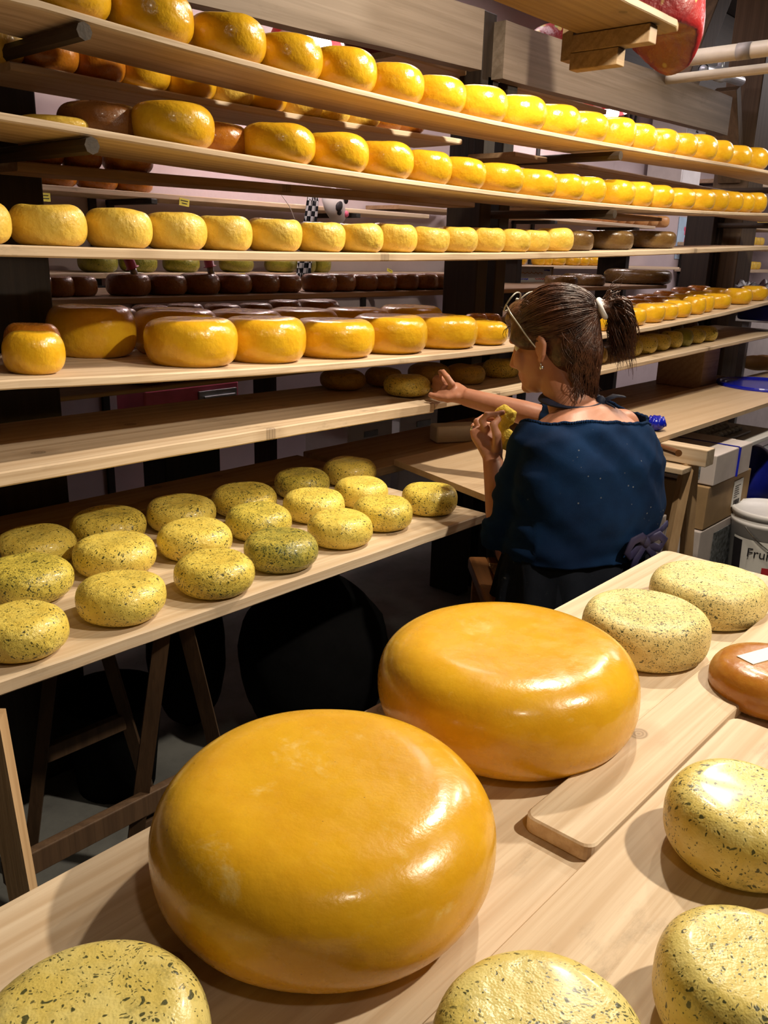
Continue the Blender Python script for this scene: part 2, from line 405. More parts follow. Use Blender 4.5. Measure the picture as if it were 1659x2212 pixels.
# rear boards of the rack
R1Y = 1.77
ZR1 = poly_z([(70, 140), (300, 185), (580, 235), (980, 297)], R1Y, 2)
board('shelf_board', .87, 2.32, R1Y, 1.97, ZR1, .016, M['pine'], 'rear plank behind the topmost shelf with wheels half hidden above it', seed=11)
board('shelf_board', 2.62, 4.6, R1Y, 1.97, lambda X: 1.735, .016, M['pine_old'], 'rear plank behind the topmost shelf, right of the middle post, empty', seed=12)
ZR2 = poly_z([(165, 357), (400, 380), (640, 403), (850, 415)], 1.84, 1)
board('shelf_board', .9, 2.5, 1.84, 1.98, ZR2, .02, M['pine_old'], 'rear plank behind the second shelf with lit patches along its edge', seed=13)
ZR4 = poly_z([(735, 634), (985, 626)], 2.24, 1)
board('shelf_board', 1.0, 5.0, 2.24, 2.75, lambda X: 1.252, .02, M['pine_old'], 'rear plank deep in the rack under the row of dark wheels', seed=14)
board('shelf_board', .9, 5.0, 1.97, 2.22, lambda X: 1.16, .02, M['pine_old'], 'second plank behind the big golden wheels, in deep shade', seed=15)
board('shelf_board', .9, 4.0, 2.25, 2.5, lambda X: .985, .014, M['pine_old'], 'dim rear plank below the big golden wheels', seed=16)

# ------------------------------------------------------------------ posts with arms
def post(name, X0, X1, Y0, Y1, z1, label, arms, m=None, extra=None):
    r = empty(name, ((X0 + X1) / 2, (Y0 + Y1) / 2, 0)); tag(r, label, 'post')
    ox, oy = (X0 + X1) / 2, (Y0 + Y1) / 2
    w = (X1 - X0)
    for s in (0, 1):
        uw = w * .36 if w < .4 else w * .49
        bm = BM(); a = X0 if s == 0 else X1 - uw
        box(bm, (a + uw / 2 - ox, 0, z1 / 2), (uw, Y1 - Y0, z1), None, .004)
        obj('upright', bm, m or M['post'], r)
    for za in arms:
        bm = BM()
        ax_ = .0 if X0 > 1 else .87 - ox
        tube(bm, [(ax_, 1.49 - oy, za - .0155), (ax_, 2.1 - oy, za - .0155)], [(.015, .015)] * 2, 8)
        obj('arm', bm, M['armwood'], r)
    if extra: extra(r, ox, oy)
    return r
def armz(X): return [Z1(X) - .015, Z2(X) - .015, Z3(X) - .021, Z4(X) - .019, (Z5(X) if X < 1.9 else Z5R(X)) - .029]
post('rack_post', .45, 1.03, 1.99, 2.15, 1.98, 'almost black double rack post at the far left', armz(.87)[:2])
def top_piece(r, ox, oy):
    bm = BM(); box(bm, (2.74 - ox, 2.04 - oy, 2.09), (.075, .1, .24), None, .004); obj('upright', bm, M['post'], r)
    bm = BM()
    for z in (2.05, 2.14): ball(bm, (2.79 - ox, 1.985 - oy, z), (.008, .006, .008), 8, 6)
    obj('bolt', bm, M['galv'], r)
post('rack_post', 2.74, 2.935, 1.99, 2.15, 2.009, 'almost black double rack post in the middle, behind the woman', armz(2.6)[:2], None, top_piece)
post('rack_post', 4.95, 5.10, 1.99, 2.15, 1.74, 'dark rack post under the cream pipes at the right end of the rack', armz(4.4)[:2])
bm = BM(); box(bm, (5.25, 2.0, ZT / 2), (.24, .2, ZT - .01), None, .006)
tag(obj('timber_post', bm, M['timber_z']), 'thick brown timber post standing floor to ceiling at the right', 'post')
bm = BM(); box(bm, (4.62, 2.02, 2.62), (.12, .14, 1.0), Matrix.Rotation(math.radians(32), 3, 'Y'), .004)
tag(obj('timber_brace', bm, M['timber_z']), 'slanting dark timber brace under the ceiling beside the thick post', 'brace')
bm = BM(); box(bm, (5.02, 2.0, 2.05), (.06, .13, .5), Matrix.Rotation(math.radians(-28), 3, 'Y'), .004)
tag(obj('timber_block', bm, M['timber_z']), 'short timber block nailed against the thick post below the grey pipe', 'brace')
bm = BM(); box(bm, (7.4, 2.75, 2.78), (4.6, .03, .53), None, .003)  # panel added to darken the background under the ceiling
tag(obj('shade_panel', bm, M['ceil']), 'dark boarding added under the ceiling behind the cream pipes', 'shade panel')
# horizontal beams
def beam(X0, X1, zb, zt, label):
    n = 24; bm = BM(); rings = []
    for i in range(n + 1):
        X = X0 + (X1 - X0) * i / n; w = .0025 * nz((X * 3, 1, 2))
        rings.append([bm.verts.new(q) for q in ((X, 1.94, zb(X) + w), (X, 1.94, zt(X) + w), (X, 1.99, zt(X) + w), (X, 1.99, zb(X) + w))])
    for A, B in zip(rings, rings[1:]):
        for k in range(4): bm.faces.new((A[k], A[(k + 1) % 4], B[(k + 1) % 4], B[k]))
    bm.faces.new(rings[0][::-1]); bm.faces.new(rings[-1])
    return tag(obj('beam', bm, M['beam']), label, 'beam')
YBm = 1.94
zb1 = poly_z([(385, 0), (830, 103), (1045, 152)], YBm, 1); zt2 = poly_z([(1100, 62), (1370, 132), (1545, 225)], YBm, 1)
beam(-.3, ony(1043, 100, YBm).x, zb1, lambda X: zb1(X) + .185, 'wide greyish plank beam above the rack, left of the middle post')
zb2 = poly_z([(1125, 182), (1400, 247), (1545, 285)], YBm, 1)
beam(ony(1090, 100, YBm).x, 4.85, zb2, lambda X: zb2(X) + .185, 'wide greyish plank beam above the rack, right of the middle post')

# ------------------------------------------------------------------ cheeses
def cheese_mesh(name, p, q, m, seed, wob=.02, seg=40, rng=18, dent=0.0, bulge=0.0):
    """unit wheel: radius 1, height 1 standing on z = 0"""
    bm = BM(); rows = []
    # p = width of the rounded flank (share of the radius), q = how full the rounding is
    for i in range(rng + 1):
        a = -PI / 2 + PI * i / rng
        rows.append((1 - p + p * abs(math.cos(a)) ** (2 / q), .5 + .5 * abs(math.sin(a)) ** (2 / q) * (1 if a >= 0 else -1)))
    k_ = 1 - p
    prof = [(0, 0), (k_ * .45, 0), (k_ * .8, 0)] + rows + [(k_ * .8, 1), (k_ * .45, 1), (0, 1)]
    ringv = []
    for r, z in prof:
        if r == 0: ringv.append([bm.verts.new((0, 0, z))]); continue
        ring = []
        for k in range(seg):
            th = 2 * PI * k / seg; c, s = math.cos(th), math.sin(th)
            g = 1 + wob * noise.noise(Vector((c * 1.1 + seed * 7, s * 1.1, z * .8))) * 1.6 + wob * .5 * noise.noise(Vector((c * 3, s * 3 + seed * 5, z * 2)))
            zz = z
            if z > .5:
                zz = z + wob * 1.6 * noise.noise(Vector((c * r * 1.3, s * r * 1.3, seed * 9))) * (z - .5) * 2
                zz -= dent * max(0, 1 - (r / .8) ** 2)
            ring.append(bm.verts.new((r * g * c, r * g * s, zz)))
        ringv.append(ring)
    for A, B in zip(ringv, ringv[1:]):
        if len(A) == 1:
            for k in range(seg): bm.faces.new((A[0], B[(k + 1) % seg], B[k]))
        elif len(B) == 1:
            for k in range(seg): bm.faces.new((A[k], A[(k + 1) % seg], B[0]))
        else:
            for k in range(seg): bm.faces.new((A[k], A[(k + 1) % seg], B[(k + 1) % seg], B[k]))
    bmesh.ops.recalc_face_normals(bm, faces=bm.faces[:])
    me = bpy.data.meshes.new(name); bm.to_mesh(me); bm.free(); shade(me, True); me.materials.append(m)
    return me
_cm = {}
def cmesh(kind):
    """four slightly different wheels per kind"""
    if kind not in _cm:
        mk, p, q, wob, dent = KINDS[kind]
        _cm[kind] = [cheese_mesh(kind, p, q, M[mk], i + len(_cm) * 3, wob, dent=dent) for i in range(4)]
    return random.choice(_cm[kind])
KINDS = {
    'yellow': ('wax', .50, 2.35, .022, .0), 'pale': ('wax_pale', .46, 2.4, .035, .02), 'orange': ('wax_orange', .50, 2.35, .02, .0),
    'brown': ('wax_brown', .40, 2.5, .02, .0), 'dark': ('wax_dark', .30, 2.7, .015, .0), 'golden': ('wax', .36, 2.5, .016, .0),
    'rose': ('wax_rose', .5, 2.3, .02, .0), 'herb_a': ('herb_a', .5, 2.3, .03, .01), 'herb_b': ('herb_b', .5, 2.3, .03, .01),
    'herb_c': ('herb_c', .5, 2.3, .03, .01), 'herb_cc': ('herb_cc', .5, 2.3, .03, .01), 'herb_dim': ('herb_dim', .5, 2.3, .04, .0), 'herb_green': ('herb_green', .5, 2.3, .03, .0),
    'herb_d': ('herb_d', .3, 2.5, .02, .01), 'herb_e': ('herb_e', .4, 2.4, .02, .0), 'smoked': ('smoked', .45, 2.3, .012, .0)}
def cheese(kind, x, y, z, r, h, label, group=None, mesh=None, tilt=(0, 0), name='cheese_wheel'):
    o = bpy.data.objects.new(name, mesh or cmesh(kind)); link(o)
    o.location = (x, y, z - .0006); o.rotation_euler = (tilt[0], tilt[1], random.uniform(0, 6.28)); o.scale = (r, r, h)
    tag(o, label, 'cheese', group)
    return o
ORD = ['first', 'second', 'third', 'fourth', 'fifth', 'sixth', 'seventh', 'eighth', 'ninth', 'tenth', 'eleventh', 'twelfth', 'thirteenth', 'fourteenth', 'fifteenth', 'sixteenth', 'seventeenth', 'eighteenth', 'nineteenth', 'twentieth']
def oname(i):
    if i < 20: return ORD[i]
    if i < 29: return 'twenty-' + ORD[i - 20]
    return 'thirtieth'
def row(kind, rights, ypx, Y0, r, h, zf, what, group, wiggle=.006, yj=.004, rmin=.6, kinds=None):
    """wheels whose right silhouettes pass through the pixel columns `rights`, standing on zf in a row at depth Y0"""
    xs = []
    for i, px in enumerate(rights):
        d = ray(px, ypx[i] if isinstance(ypx, (list, tuple)) else ypx); l = math.hypot(d[0], d[1])
        xs.append(Y0 * d[0] / d[1] - r * l / d[1])
    out = []
    for i, X in enumerate(xs):
        gl = X - xs[i - 1] if i else 9; gr = xs[i + 1] - X if i + 1 < len(xs) else 9
        ri = min(r * 1.03, max(r * rmin, .497 * min(gl, gr)))
        hh = h * random.uniform(.95, 1.06)
        k = kinds[i] if kinds else kind
        out.append(cheese(k, X, Y0 + random.uniform(-yj, yj) - (r - ri) * .6, zf(X), ri, hh, what % oname(i), group))
    return out

# topmost shelf
row('yellow', [240, 420, 578, 702, 816, 921, 1009, 1098, 1181, 1255, 1317, 1380, 1424, 1473, 1510, 1549, 1585, 1625, 1662], [float(np.interp(x, [240, 1659], [10, 345])) for x in [240, 420, 578, 702, 816, 921, 1009, 1098, 1181, 1255, 1317, 1380, 1424, 1473, 1510, 1549, 1585, 1625, 1662]],
    1.585, .089, .092, Z1, 'glossy yellow cheese wheel, %s from the left on the topmost shelf', 'yellow wheels on the topmost shelf')
# second shelf
R2 = [465, 682, 795, 893, 983, 1054, 1131, 1204, 1265, 1314, 1376, 1417, 1458, 1502, 1545, 1578, 1607, 1633, 1658]
row('yellow', R2, [float(np.interp(x, [465, 1659], [285, 445])) for x in R2], 1.58, .083, .085, Z2, 'glossy yellow wheel, %s from the left along the front of the second shelf', 'yellow wheels along the front of the second shelf', )
row('orange', [312, 540], [290, 300], 1.675, .082, .075, Z2, 'brownish wheel, %s from the left at the back of the second shelf', 'brownish wheels at the back of the second shelf', kinds=['brown', 'orange'])
p = ony(120, 258, 1.69); cheese('pale', p.x, 1.69, Z2(p.x), .075, .036, 'flat yellow wheel low at the left back of the second shelf')
# third shelf
R3 = [18, 190, 330, 445, 550, 656, 750, 827, 907, 973, 1036, 1098, 1149, 1195, 1243]
row('pale', R3, 500., 1.578, .066, .070, Z3, 'pale wrinkled wheel, %s from the left on the eye-level shelf', 'pale wheels on the eye-level shelf', yj=.008)
cheese('orange', .70, 1.69, Z3(.7), .055, .06, 'dull orange wheel half hidden between the two leftmost pale wheels', None)
row('dark', [1283, 1371, 1462], [500., 500., 500.], 1.64, .105, .068, Z3, 'dark brown waxed wheel, %s of three at the right of the eye-level shelf', 'dark wheels on the eye-level shelf', rmin=.9)
# fourth shelf, big golden wheels in front
row('golden', [517, 663, 807, 922, 1032], [740., 730., 725., 720., 710.], 1.625, .107, .098, Z4, 'big golden wheel, %s from the left in the fourth shelf front row', 'big golden wheels on the fourth shelf', rmin=.9)
row('golden', [472, 612, 735, 848, 958], [680.] * 5, 1.845, .107, .105, Z4, 'big golden wheel in shade, %s from the left behind the big front wheels', 'big golden wheels at the back of the fourth shelf', rmin=.9)
cheese('golden', *(lambda p: (p.x, 1.86, Z4(p.x)))(ony(197, 700, 1.86)), .1, .115, 'very thick golden wheel in deep shade behind the small wheel at the far left', None)
cheese('yellow', *(lambda p: (p.x, 1.585, Z4(p.x)))(ony(72, 752, 1.585)), .056, .078, 'small glossy yellow wheel at the left front of the fourth shelf', None)
cheese('orange', *(lambda p: (p.x, 1.70, Z4(p.x)))(ony(70, 725, 1.70)), .056, .085, 'small orange wheel in shade behind the small glossy wheel at far left', None)
# right bay of the fourth shelf: rows of small yellow wheels
RA = [1100, 1330, 1364, 1397, 1436, 1466, 1494, 1528, 1549, 1582, 1624, 1657]
YA = [690, 690, 690, 685, 680, 672, 668, 660, 655, 650, 648, 645]
row('yellow', RA, [float(y) for y in YA], 1.585, .066, .072, Z4, 'small yellow wheel, %s from the left in the right bay front row', 'small yellow wheels in the front row of the right bay', rmin=.7)
g2 = [1038, 1072, 1320, 1355, 1385, 1420, 1450, 1475, 1505, 1540, 1575]
row('yellow', g2, [665, 662] + [655., 650, 645, 640, 638, 636, 634, 632, 632], 1.725, .064, .068, Z4, 'small yellow wheel, %s from the left in the right bay second row', 'small yellow wheels in the second row of the right bay', rmin=.7, kinds=['yellow'] * 5 + ['orange', 'orange'] + ['yellow'] * 4)
g3 = [1005, 1062, 1092, 1350, 1380, 1405, 1433, 1470, 1504, 1535]
row('orange', g3, [655, 650, 645] + [640.] * 7, 1.862, .064, .062, Z4, 'small amber wheel, %s from the left in the right bay third row', 'small amber wheels in the third row of the right bay', rmin=.7)
# behind: dark wheels
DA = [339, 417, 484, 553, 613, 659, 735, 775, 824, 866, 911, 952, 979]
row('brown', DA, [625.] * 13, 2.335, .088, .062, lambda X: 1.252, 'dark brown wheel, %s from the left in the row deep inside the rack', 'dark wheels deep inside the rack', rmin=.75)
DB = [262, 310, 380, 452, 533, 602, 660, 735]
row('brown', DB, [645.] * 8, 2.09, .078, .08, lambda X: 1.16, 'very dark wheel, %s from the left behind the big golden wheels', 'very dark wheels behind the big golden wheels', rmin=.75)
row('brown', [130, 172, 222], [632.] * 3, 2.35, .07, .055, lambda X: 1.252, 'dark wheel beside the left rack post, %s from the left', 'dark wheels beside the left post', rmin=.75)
p = ony(1378, 590, 2.42); cheese('dark', p.x, 2.42, 1.252, .2, .085, 'large dark wheel on the raised plank near the right rack post')
for (cx, Yq, r, lab) in ((1212, 2.34, .085, 'olive brown wheel right behind the top of her hair'), (1275, 2.34, .082, 'dark olive wheel between the olive brown wheel and the large dark wheel')):
    p = ony(cx, 600, Yq); cheese('dark', p.x, Yq, 1.252, r, .052, lab)
p = ony(1255, 592, 2.5); cheese('dark', p.x, 2.52, 1.252, .085, .055, 'dark wheel half hidden behind the two olive wheels')
p = ony(1312, 600, 2.5); cheese('dark', p.x - .1, 2.56, 1.252, .08, .05, 'dark wheel tucked against the left of the large dark wheel')
p = ony(1500, 622, 2.05); cheese('brown', p.x, 2.08, 1.16, .12, .05, 'flat brown wheel at the foot of the dark right rack post')
# fifth shelf: herb cheeses in the shade, one under the woman's hand
def boxc(kind, l, t, r_, b, z, h, label, group=None, tilt=(0, 0), dx=0, dy=0, rr=None):
    """wheel whose picture outline is l..r_, t..b, standing at height z"""
    p = onz((l + r_) / 2, (t + b) / 2, z + h / 2)
    tt = ((p - Vector(CAM)).dot(Vector(ROT @ np.array([0, 0, 1.0]))))
    r = rr or (r_ - l) / 2 * tt / FPX
    return cheese(kind, p.x + dx, p.y + dy, z, r, h, label, group, None, tilt)
z5 = Z5(1.7)
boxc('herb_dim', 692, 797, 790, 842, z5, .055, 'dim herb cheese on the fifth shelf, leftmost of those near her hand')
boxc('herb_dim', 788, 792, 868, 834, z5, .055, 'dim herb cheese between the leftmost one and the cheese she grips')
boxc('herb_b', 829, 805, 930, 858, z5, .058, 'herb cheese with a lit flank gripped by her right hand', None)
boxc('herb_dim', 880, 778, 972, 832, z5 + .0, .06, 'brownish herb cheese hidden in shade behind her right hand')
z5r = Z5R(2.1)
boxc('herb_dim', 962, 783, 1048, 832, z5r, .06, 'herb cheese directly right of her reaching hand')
boxc('herb_b', 1043, 770, 1120, 822, z5r, .062, 'herb cheese right next to her face on the fifth shelf')
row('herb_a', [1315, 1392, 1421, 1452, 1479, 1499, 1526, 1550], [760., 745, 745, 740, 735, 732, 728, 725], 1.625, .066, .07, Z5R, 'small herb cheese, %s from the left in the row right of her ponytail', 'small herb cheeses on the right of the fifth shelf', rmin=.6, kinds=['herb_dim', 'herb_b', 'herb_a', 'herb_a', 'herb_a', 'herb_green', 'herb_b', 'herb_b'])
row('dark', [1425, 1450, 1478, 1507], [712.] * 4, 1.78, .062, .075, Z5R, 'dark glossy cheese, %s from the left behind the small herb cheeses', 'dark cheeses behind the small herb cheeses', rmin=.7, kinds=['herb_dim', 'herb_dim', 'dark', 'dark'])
row('brown', [362, 432, 512, 580], [835.] * 4, 2.335, .072, .06, lambda X: .985, 'dim wheel peeping out under the big golden wheels, %s from the left', 'dim wheels on the rear plank', rmin=.75)
# rear row behind the topmost shelf
row('pale', [82, 195, 294, 387, 485, 565, 635, 711, 772, 835, 886, 932], [130., 150, 165, 185, 200, 215, 228, 240, 250, 262, 270, 278], 1.85, .098, .085, ZR1, 'waxed wheel half hidden behind the topmost shelf, %s from the left', 'wheels in the rear row of the topmost shelf', rmin=.7, kinds=['pale', 'orange', 'orange', 'yellow', 'yellow', 'pale', 'yellow', 'pale', 'pale', 'pale', 'orange', 'orange'])
row('orange', [150, 232, 330], [345.] * 3, 1.91, .06, .06, ZR2, 'orange wheel behind the second shelf, %s from the left', 'orange wheels in the rear of the second shelf', rmin=.7)
row('orange', [1165, 1205], [352., 356.], 2.06, .09, .04, lambda X: 1.592, 'flat orange wheel right of the middle post behind the second shelf, %s from the left', 'orange wheels behind the second shelf', rmin=.7)
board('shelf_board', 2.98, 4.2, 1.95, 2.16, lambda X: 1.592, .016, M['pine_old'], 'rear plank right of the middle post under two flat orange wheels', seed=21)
# ------------------------------------------------------------------ near table
TZ = .75
def table_near():
    r = empty('work_table', (.9, .4, 0)); tag(r, 'near pine work table carrying the two giant golden wheels', 'table')
    ox, oy = .9, .4
    def pl(name, X0, X1, Y0, Y1, zt, th, rnd, m, rot=0):
        # plank with rounded corners (rnd = corner radius), outlined counter-clockwise then extruded
        bm = BM(); pts = []
        for cx, cy, a0 in ((X1 - rnd, Y1 - rnd, 0), (X0 + rnd, Y1 - rnd, 90), (X0 + rnd, Y0 + rnd, 180), (X1 - rnd, Y0 + rnd, 270)):
            for k in range(6):
                a = math.radians(a0 + 90 * k / 5); pts.append((cx + rnd * math.cos(a) - ox, cy + rnd * math.sin(a) - oy))
        n = len(pts); c = .0025; R = []
        for dz, ins in ((-th, c), (-th + c, 0), (-c, 0), (0, c)):
            mx, my = (X0 + X1) / 2 - ox, (Y0 + Y1) / 2 - oy
            R.append([bm.verts.new((x - ins * (1 if x > mx else -1), y - ins * (1 if y > my else -1), zt + dz)) for x, y in pts])
        for A, B in zip(R, R[1:]):
            for k in range(n): bm.faces.new((A[k], A[(k + 1) % n], B[(k + 1) % n], B[k]))
        bm.faces.new(R[0][::-1]); bm.faces.new(R[-1])
        return obj(name, bm, m, r)
    pl('tabletop', -.05, 1.85, -.02, .757, TZ, .03, .02, M['pine'])
    for x in (.06, 1.7):
        for y in (.06, .66):
            bm = BM(); box(bm, (x - ox, y - oy, .36), (.055, .055, .72), None, .003); obj('leg', bm, M['pine_z'], r)
    bm = BM(); box(bm, (.85 - ox, .66 - oy, .67), (1.6, .03, .09), None, .003); box(bm, (.85 - ox, .06 - oy, .67), (1.6, .03, .09), None, .003)
    obj('apron_rail', bm, M['pine'], r)
    def loose(label, X0, X1, Y0, Y1, rnd, m=M['pine']):
        bm = BM(); pts = []
        for cx, cy, a0 in ((X1 - rnd, Y1 - rnd, 0), (X0 + rnd, Y1 - rnd, 90), (X0 + rnd, Y0 + rnd, 180), (X1 - rnd, Y0 + rnd, 270)):
            for k in range(6):
                a = math.radians(a0 + 90 * k / 5); pts.append((cx + rnd * math.cos(a), cy + rnd * math.sin(a)))
        n = len(pts); c = .0022; th = .022; zt = TZ + th; R = []
        for dz, ins in ((-th, c), (-th + c, 0), (-c, 0), (0, c)):
            mx, my = (X0 + X1) / 2, (Y0 + Y1) / 2
            R.append([bm.verts.new((x - ins * (1 if x > mx else -1), y - ins * (1 if y > my else -1), zt + dz)) for x, y in pts])
        for A, B in zip(R, R[1:]):
            for k in range(n): bm.faces.new((A[k], A[(k + 1) % n], B[(k + 1) % n], B[k]))
        bm.faces.new(R[0][::-1]); bm.faces.new(R[-1])
        return tag(obj('loose_plank', bm, m), label, 'plank')
    loose('loose pine plank whose rounded end stops beside the giant wheels', .755, 1.84, .347, .437, .014)
    loose('broad loose pine plank under the herb cheeses at the right edge', .0, 1.16, .02, .343, .016)
table_near()
def tcheese(kind, l, t, r_, b, h, label, dx=0, dy=0, z=TZ, rr=None, mesh=None):
    p = onz((l + r_) / 2, (t + b) / 2, z + h / 2)
    tt = (p - Vector(CAM)).dot(Vector(ROT @ np.array([0, 0, 1.0])))
    return cheese(kind, p.x + dx, p.y + dy, z, rr or (r_ - l) / 2 * tt / FPX, h, label, None, mesh)
bigA = cheese_mesh('big_wheel', .44, 2.35, M['wax_big'], 3, .010, 96, 40)
bigB = cheese_mesh('big_wheel', .42, 2.4, M['wax_big'], 8, .010, 96, 40)
tcheese('golden', 335, 1490, 1070, 2098, .135, 'giant golden wheel on the near table, the nearer of the two', mesh=bigA)
tcheese('golden', 817, 1277, 1375, 1668, .135, 'giant golden wheel on the near table, behind the nearer one', mesh=bigB)
fm = [cheese_mesh('herb_wheel', .28, 2.5, M['herb_d'], 21, .014, 72, 28, .01), cheese_mesh('herb_wheel', .28, 2.5, M['herb_d'], 25, .016, 72, 28, .02)]
fe = [cheese_mesh('herb_wheel', .42, 2.3, M['herb_e'], 31 + 4 * i, .016, 72, 28, .0) for i in range(4)]
tcheese('herb_d', 1407, 1203, 1652, 1362, .075, 'pale herb-flecked wheel at the far corner of the near table', mesh=fm[1])
tcheese('herb_d', 1260, 1265, 1527, 1450, .08, 'pale herb-flecked wheel right beside the farther giant wheel', mesh=fm[0])
sm = tcheese('smoked', 1538, 1370, 1790, 1570, .07, 'brown glossy smoked wheel with a white paper label at the right edge')
q = onz(1650, 1415, TZ + .07) - Vector(sm.location)
bm = BM(); box(bm, (0, 0, 0), (.085, .03, .0012), None, 0)
Mx = Matrix.Rotation(-sm.rotation_euler[2], 4, 'Z') @ Matrix.Translation((q.x, q.y, .0708)) @ Matrix.Rotation(-.35, 4, 'Z')
bmesh.ops.transform(bm, matrix=Matrix.Diagonal((1 / sm.scale[0], 1 / sm.scale[1], 1 / sm.scale[2], 1)) @ Mx, verts=bm.verts)
lb = obj('paper_label', bm, M['paper'], sm); lb['label'] = 'white paper label'
tcheese('herb_e', 1440, 1595, 1765, 1955, .082, 'herb wheel half in shadow, upper one at the right edge of the near table', z=TZ + .022, mesh=fe[0])
tcheese('herb_e', 1415, 1955, 1800, 2330, .08, 'herb wheel in the lower right corner, nearest the right edge', z=TZ + .022, mesh=fe[1])
tcheese('herb_e', 925, 2093, 1405, 2480, .08, 'wet herb wheel cut by the bottom edge, right of the nearer giant wheel', z=TZ + .022, mesh=fe[2])
tcheese('herb_e', -60, 2062, 455, 2480, .08, 'pale herb wheel in the lower left corner, in front of the nearer giant wheel', mesh=fe[3])

# ------------------------------------------------------------------ trestle bench with the herb cheeses
HZ = .75
board('trestle_board', -.2, 1.775, 1.215, 1.795, lambda X: HZ, .026, M['pine'], 'pine trestle board covered with herb cheeses left of the woman', 'board', seed=31)
def trestle(X, label, Y0=1.28, Y1=1.66, top=HZ - .027):
    r = empty('trestle', (X, (Y0 + Y1) / 2, 0)); tag(r, label, 'trestle')
    for yy in (Y0, Y1):
        for s in (-1, 1):
            bm = BM(); a = Vector((s * .022, yy - (Y0 + Y1) / 2, top - .005)); b = Vector((s * .17, yy - (Y0 + Y1) / 2, 0.0))
            tube(bm, [a, b], [(.026, .017)] * 2, 4, up=(0, 1, 0)); obj('leg', bm, M['pine_shaded'], r)
        bm = BM(); box(bm, (0, yy - (Y0 + Y1) / 2, .30), (.2, .02, .04), None, .002); obj('stretcher', bm, M['pine_shaded'], r)
    bm = BM(); box(bm, (0, 0, top - .022), (.06, Y1 - Y0 - .04, .044), None, .003); obj('head_rail', bm, M['pine_shaded'], r)
    return r
trestle(.85, 'wooden trestle carrying the herb cheese board')
bm = BM()
box(bm, (.66, 1.262, .37), (.36, .02, .045), None, .002)
tag(obj('floor_rail', bm, M['pine_shaded']), 'dark low rail between the left bench leg and the trestle', 'rail')
# bright leg at the far left
bm = BM(); a = ony(8, 1700, 1.1); b = ony(62, 1990, 1.1); dirv = (b - a).normalized()
tube(bm, [a - dirv * .12, a + dirv * (a.z / -dirv.z)], [(.026, .022)] * 2, 4, up=(0, 1, 0)); 
lg = tag(obj('bench_leg', bm, M['pine_z']), 'pale wooden bench leg at the far left edge', 'leg')

H = .070
F = [(-48, 1287, 143, 1437, 'herb_a', 'herb cheese cut by the left edge in the front row, nearest the bottom left'),
     (165, 1223, 358, 1355, 'herb_a', 'herb cheese in the front row with a flecked lower half, second from the left'),
     (377, 1177, 550, 1299, 'herb_b', 'herb cheese in the front row with a dark green lower flank'),
     (525, 1130, 687, 1244, 'herb_cc', 'herb cheese in the front row, the darkest green of all'),
     (664, 1093, 805, 1189, 'herb_a', 'smooth yellow herb cheese in the front row right of the dark green one'),
     (762, 1062, 893, 1152, 'herb_b', 'herb cheese in the front row with the shadow of her arm on its right'),
     (867, 1037, 990, 1116, 'herb_b', 'herb cheese closest to her left elbow, alone at the right end'),
     (-40, 1198, 152, 1303, 'herb_c', 'very speckled herb cheese cut by the left edge in the middle row'),
     (162, 1145, 337, 1250, 'herb_a', 'herb cheese in the middle row, second from the left'),
     (341, 1114, 500, 1215, 'herb_a', 'pale herb cheese in the middle row, third from the left'),
     (487, 1081, 631, 1170, 'herb_c', 'heavily speckled herb cheese right behind the darkest green one'),
     (612, 1050, 746, 1132, 'herb_a', 'herb cheese in the middle row behind the smooth yellow one'),
     (722, 1025, 838, 1100, 'herb_a', 'herb cheese at the right end of the middle row'),
     (-5, 1141, 161, 1220, 'herb_a', 'herb cheese cut by shade at the left end of the back row'),
     (152, 1094, 312, 1178, 'herb_b', 'herb cheese in the back row with a diagonal shadow, second from the left'),
     (317, 1069, 465, 1147, 'herb_a', 'herb cheese in the back row, third from the left, half shaded'),
     (459, 1040, 597, 1118, 'herb_b', 'herb cheese in the back row, behind the heavily speckled one'),
     (591, 1010, 712, 1077, 'herb_c', 'speckled green herb cheese in the back row, second from the right'),
     (697, 986, 812, 1050, 'herb_a', 'yellow herb cheese at the right end of the back row')]
for l, t_, r_, b_, k, lab in F:
    boxc(k, l, t_, r_, b_, HZ, H, lab, 'herb cheeses on the trestle board')

# ------------------------------------------------------------------ plywood table behind and right of the woman
PZ = .79
def ply():
    r = empty('plywood_table', (3.2, 1.45, 0)); tag(r, 'long plywood table top running behind the woman to the right', 'table'); ox, oy = 3.2, 1.45
    bm = BM(); pts = [(1.80, 1.24), (5.3, 1.27), (5.3, 1.665), (1.92, 1.665)]
    lo = [bm.verts.new((x - ox, y - oy, PZ - .018)) for x, y in pts]; hi = [bm.verts.new((x - ox, y - oy, PZ)) for x, y in pts]
    bm.faces.new(lo[::-1]); bm.faces.new(hi)
    for k in range(4): bm.faces.new((lo[k], lo[(k + 1) % 4], hi[(k + 1) % 4], hi[k]))
    obj('tabletop', bm, M['ply'], r)
ply()
def saw(label, X, Y0, Y1, ztop):
    r = empty('sawhorse', (X, (Y0 + Y1) / 2, 0)); tag(r, label, 'trestle'); c = (Y0 + Y1) / 2
    bm = BM(); box(bm, (0, 0, ztop - .03), (.07, Y1 - Y0, .06), None, .003); obj('head_rail', bm, M['pine_y'], r)
    bm = BM(); box(bm, (-.06, 0, ztop - .075), (.09, Y1 - Y0 - .1, .02), None, .003); obj('shelf', bm, M['pine_y'], r)
    for yy in (Y0 + .07, Y1 - .07):
        for s in (-1, 1):
            bm = BM(); tube(bm, [(s * .02, yy - c, ztop - .06), (s * .14, yy - c, 0)], [(.026, .017)] * 2, 4, up=(0, 1, 0)); obj('leg', bm, M['pine_z'], r)
    return r
saw('blond wooden sawhorse under the plywood table right of her back', 2.93, 1.08, 1.85, PZ - .02)
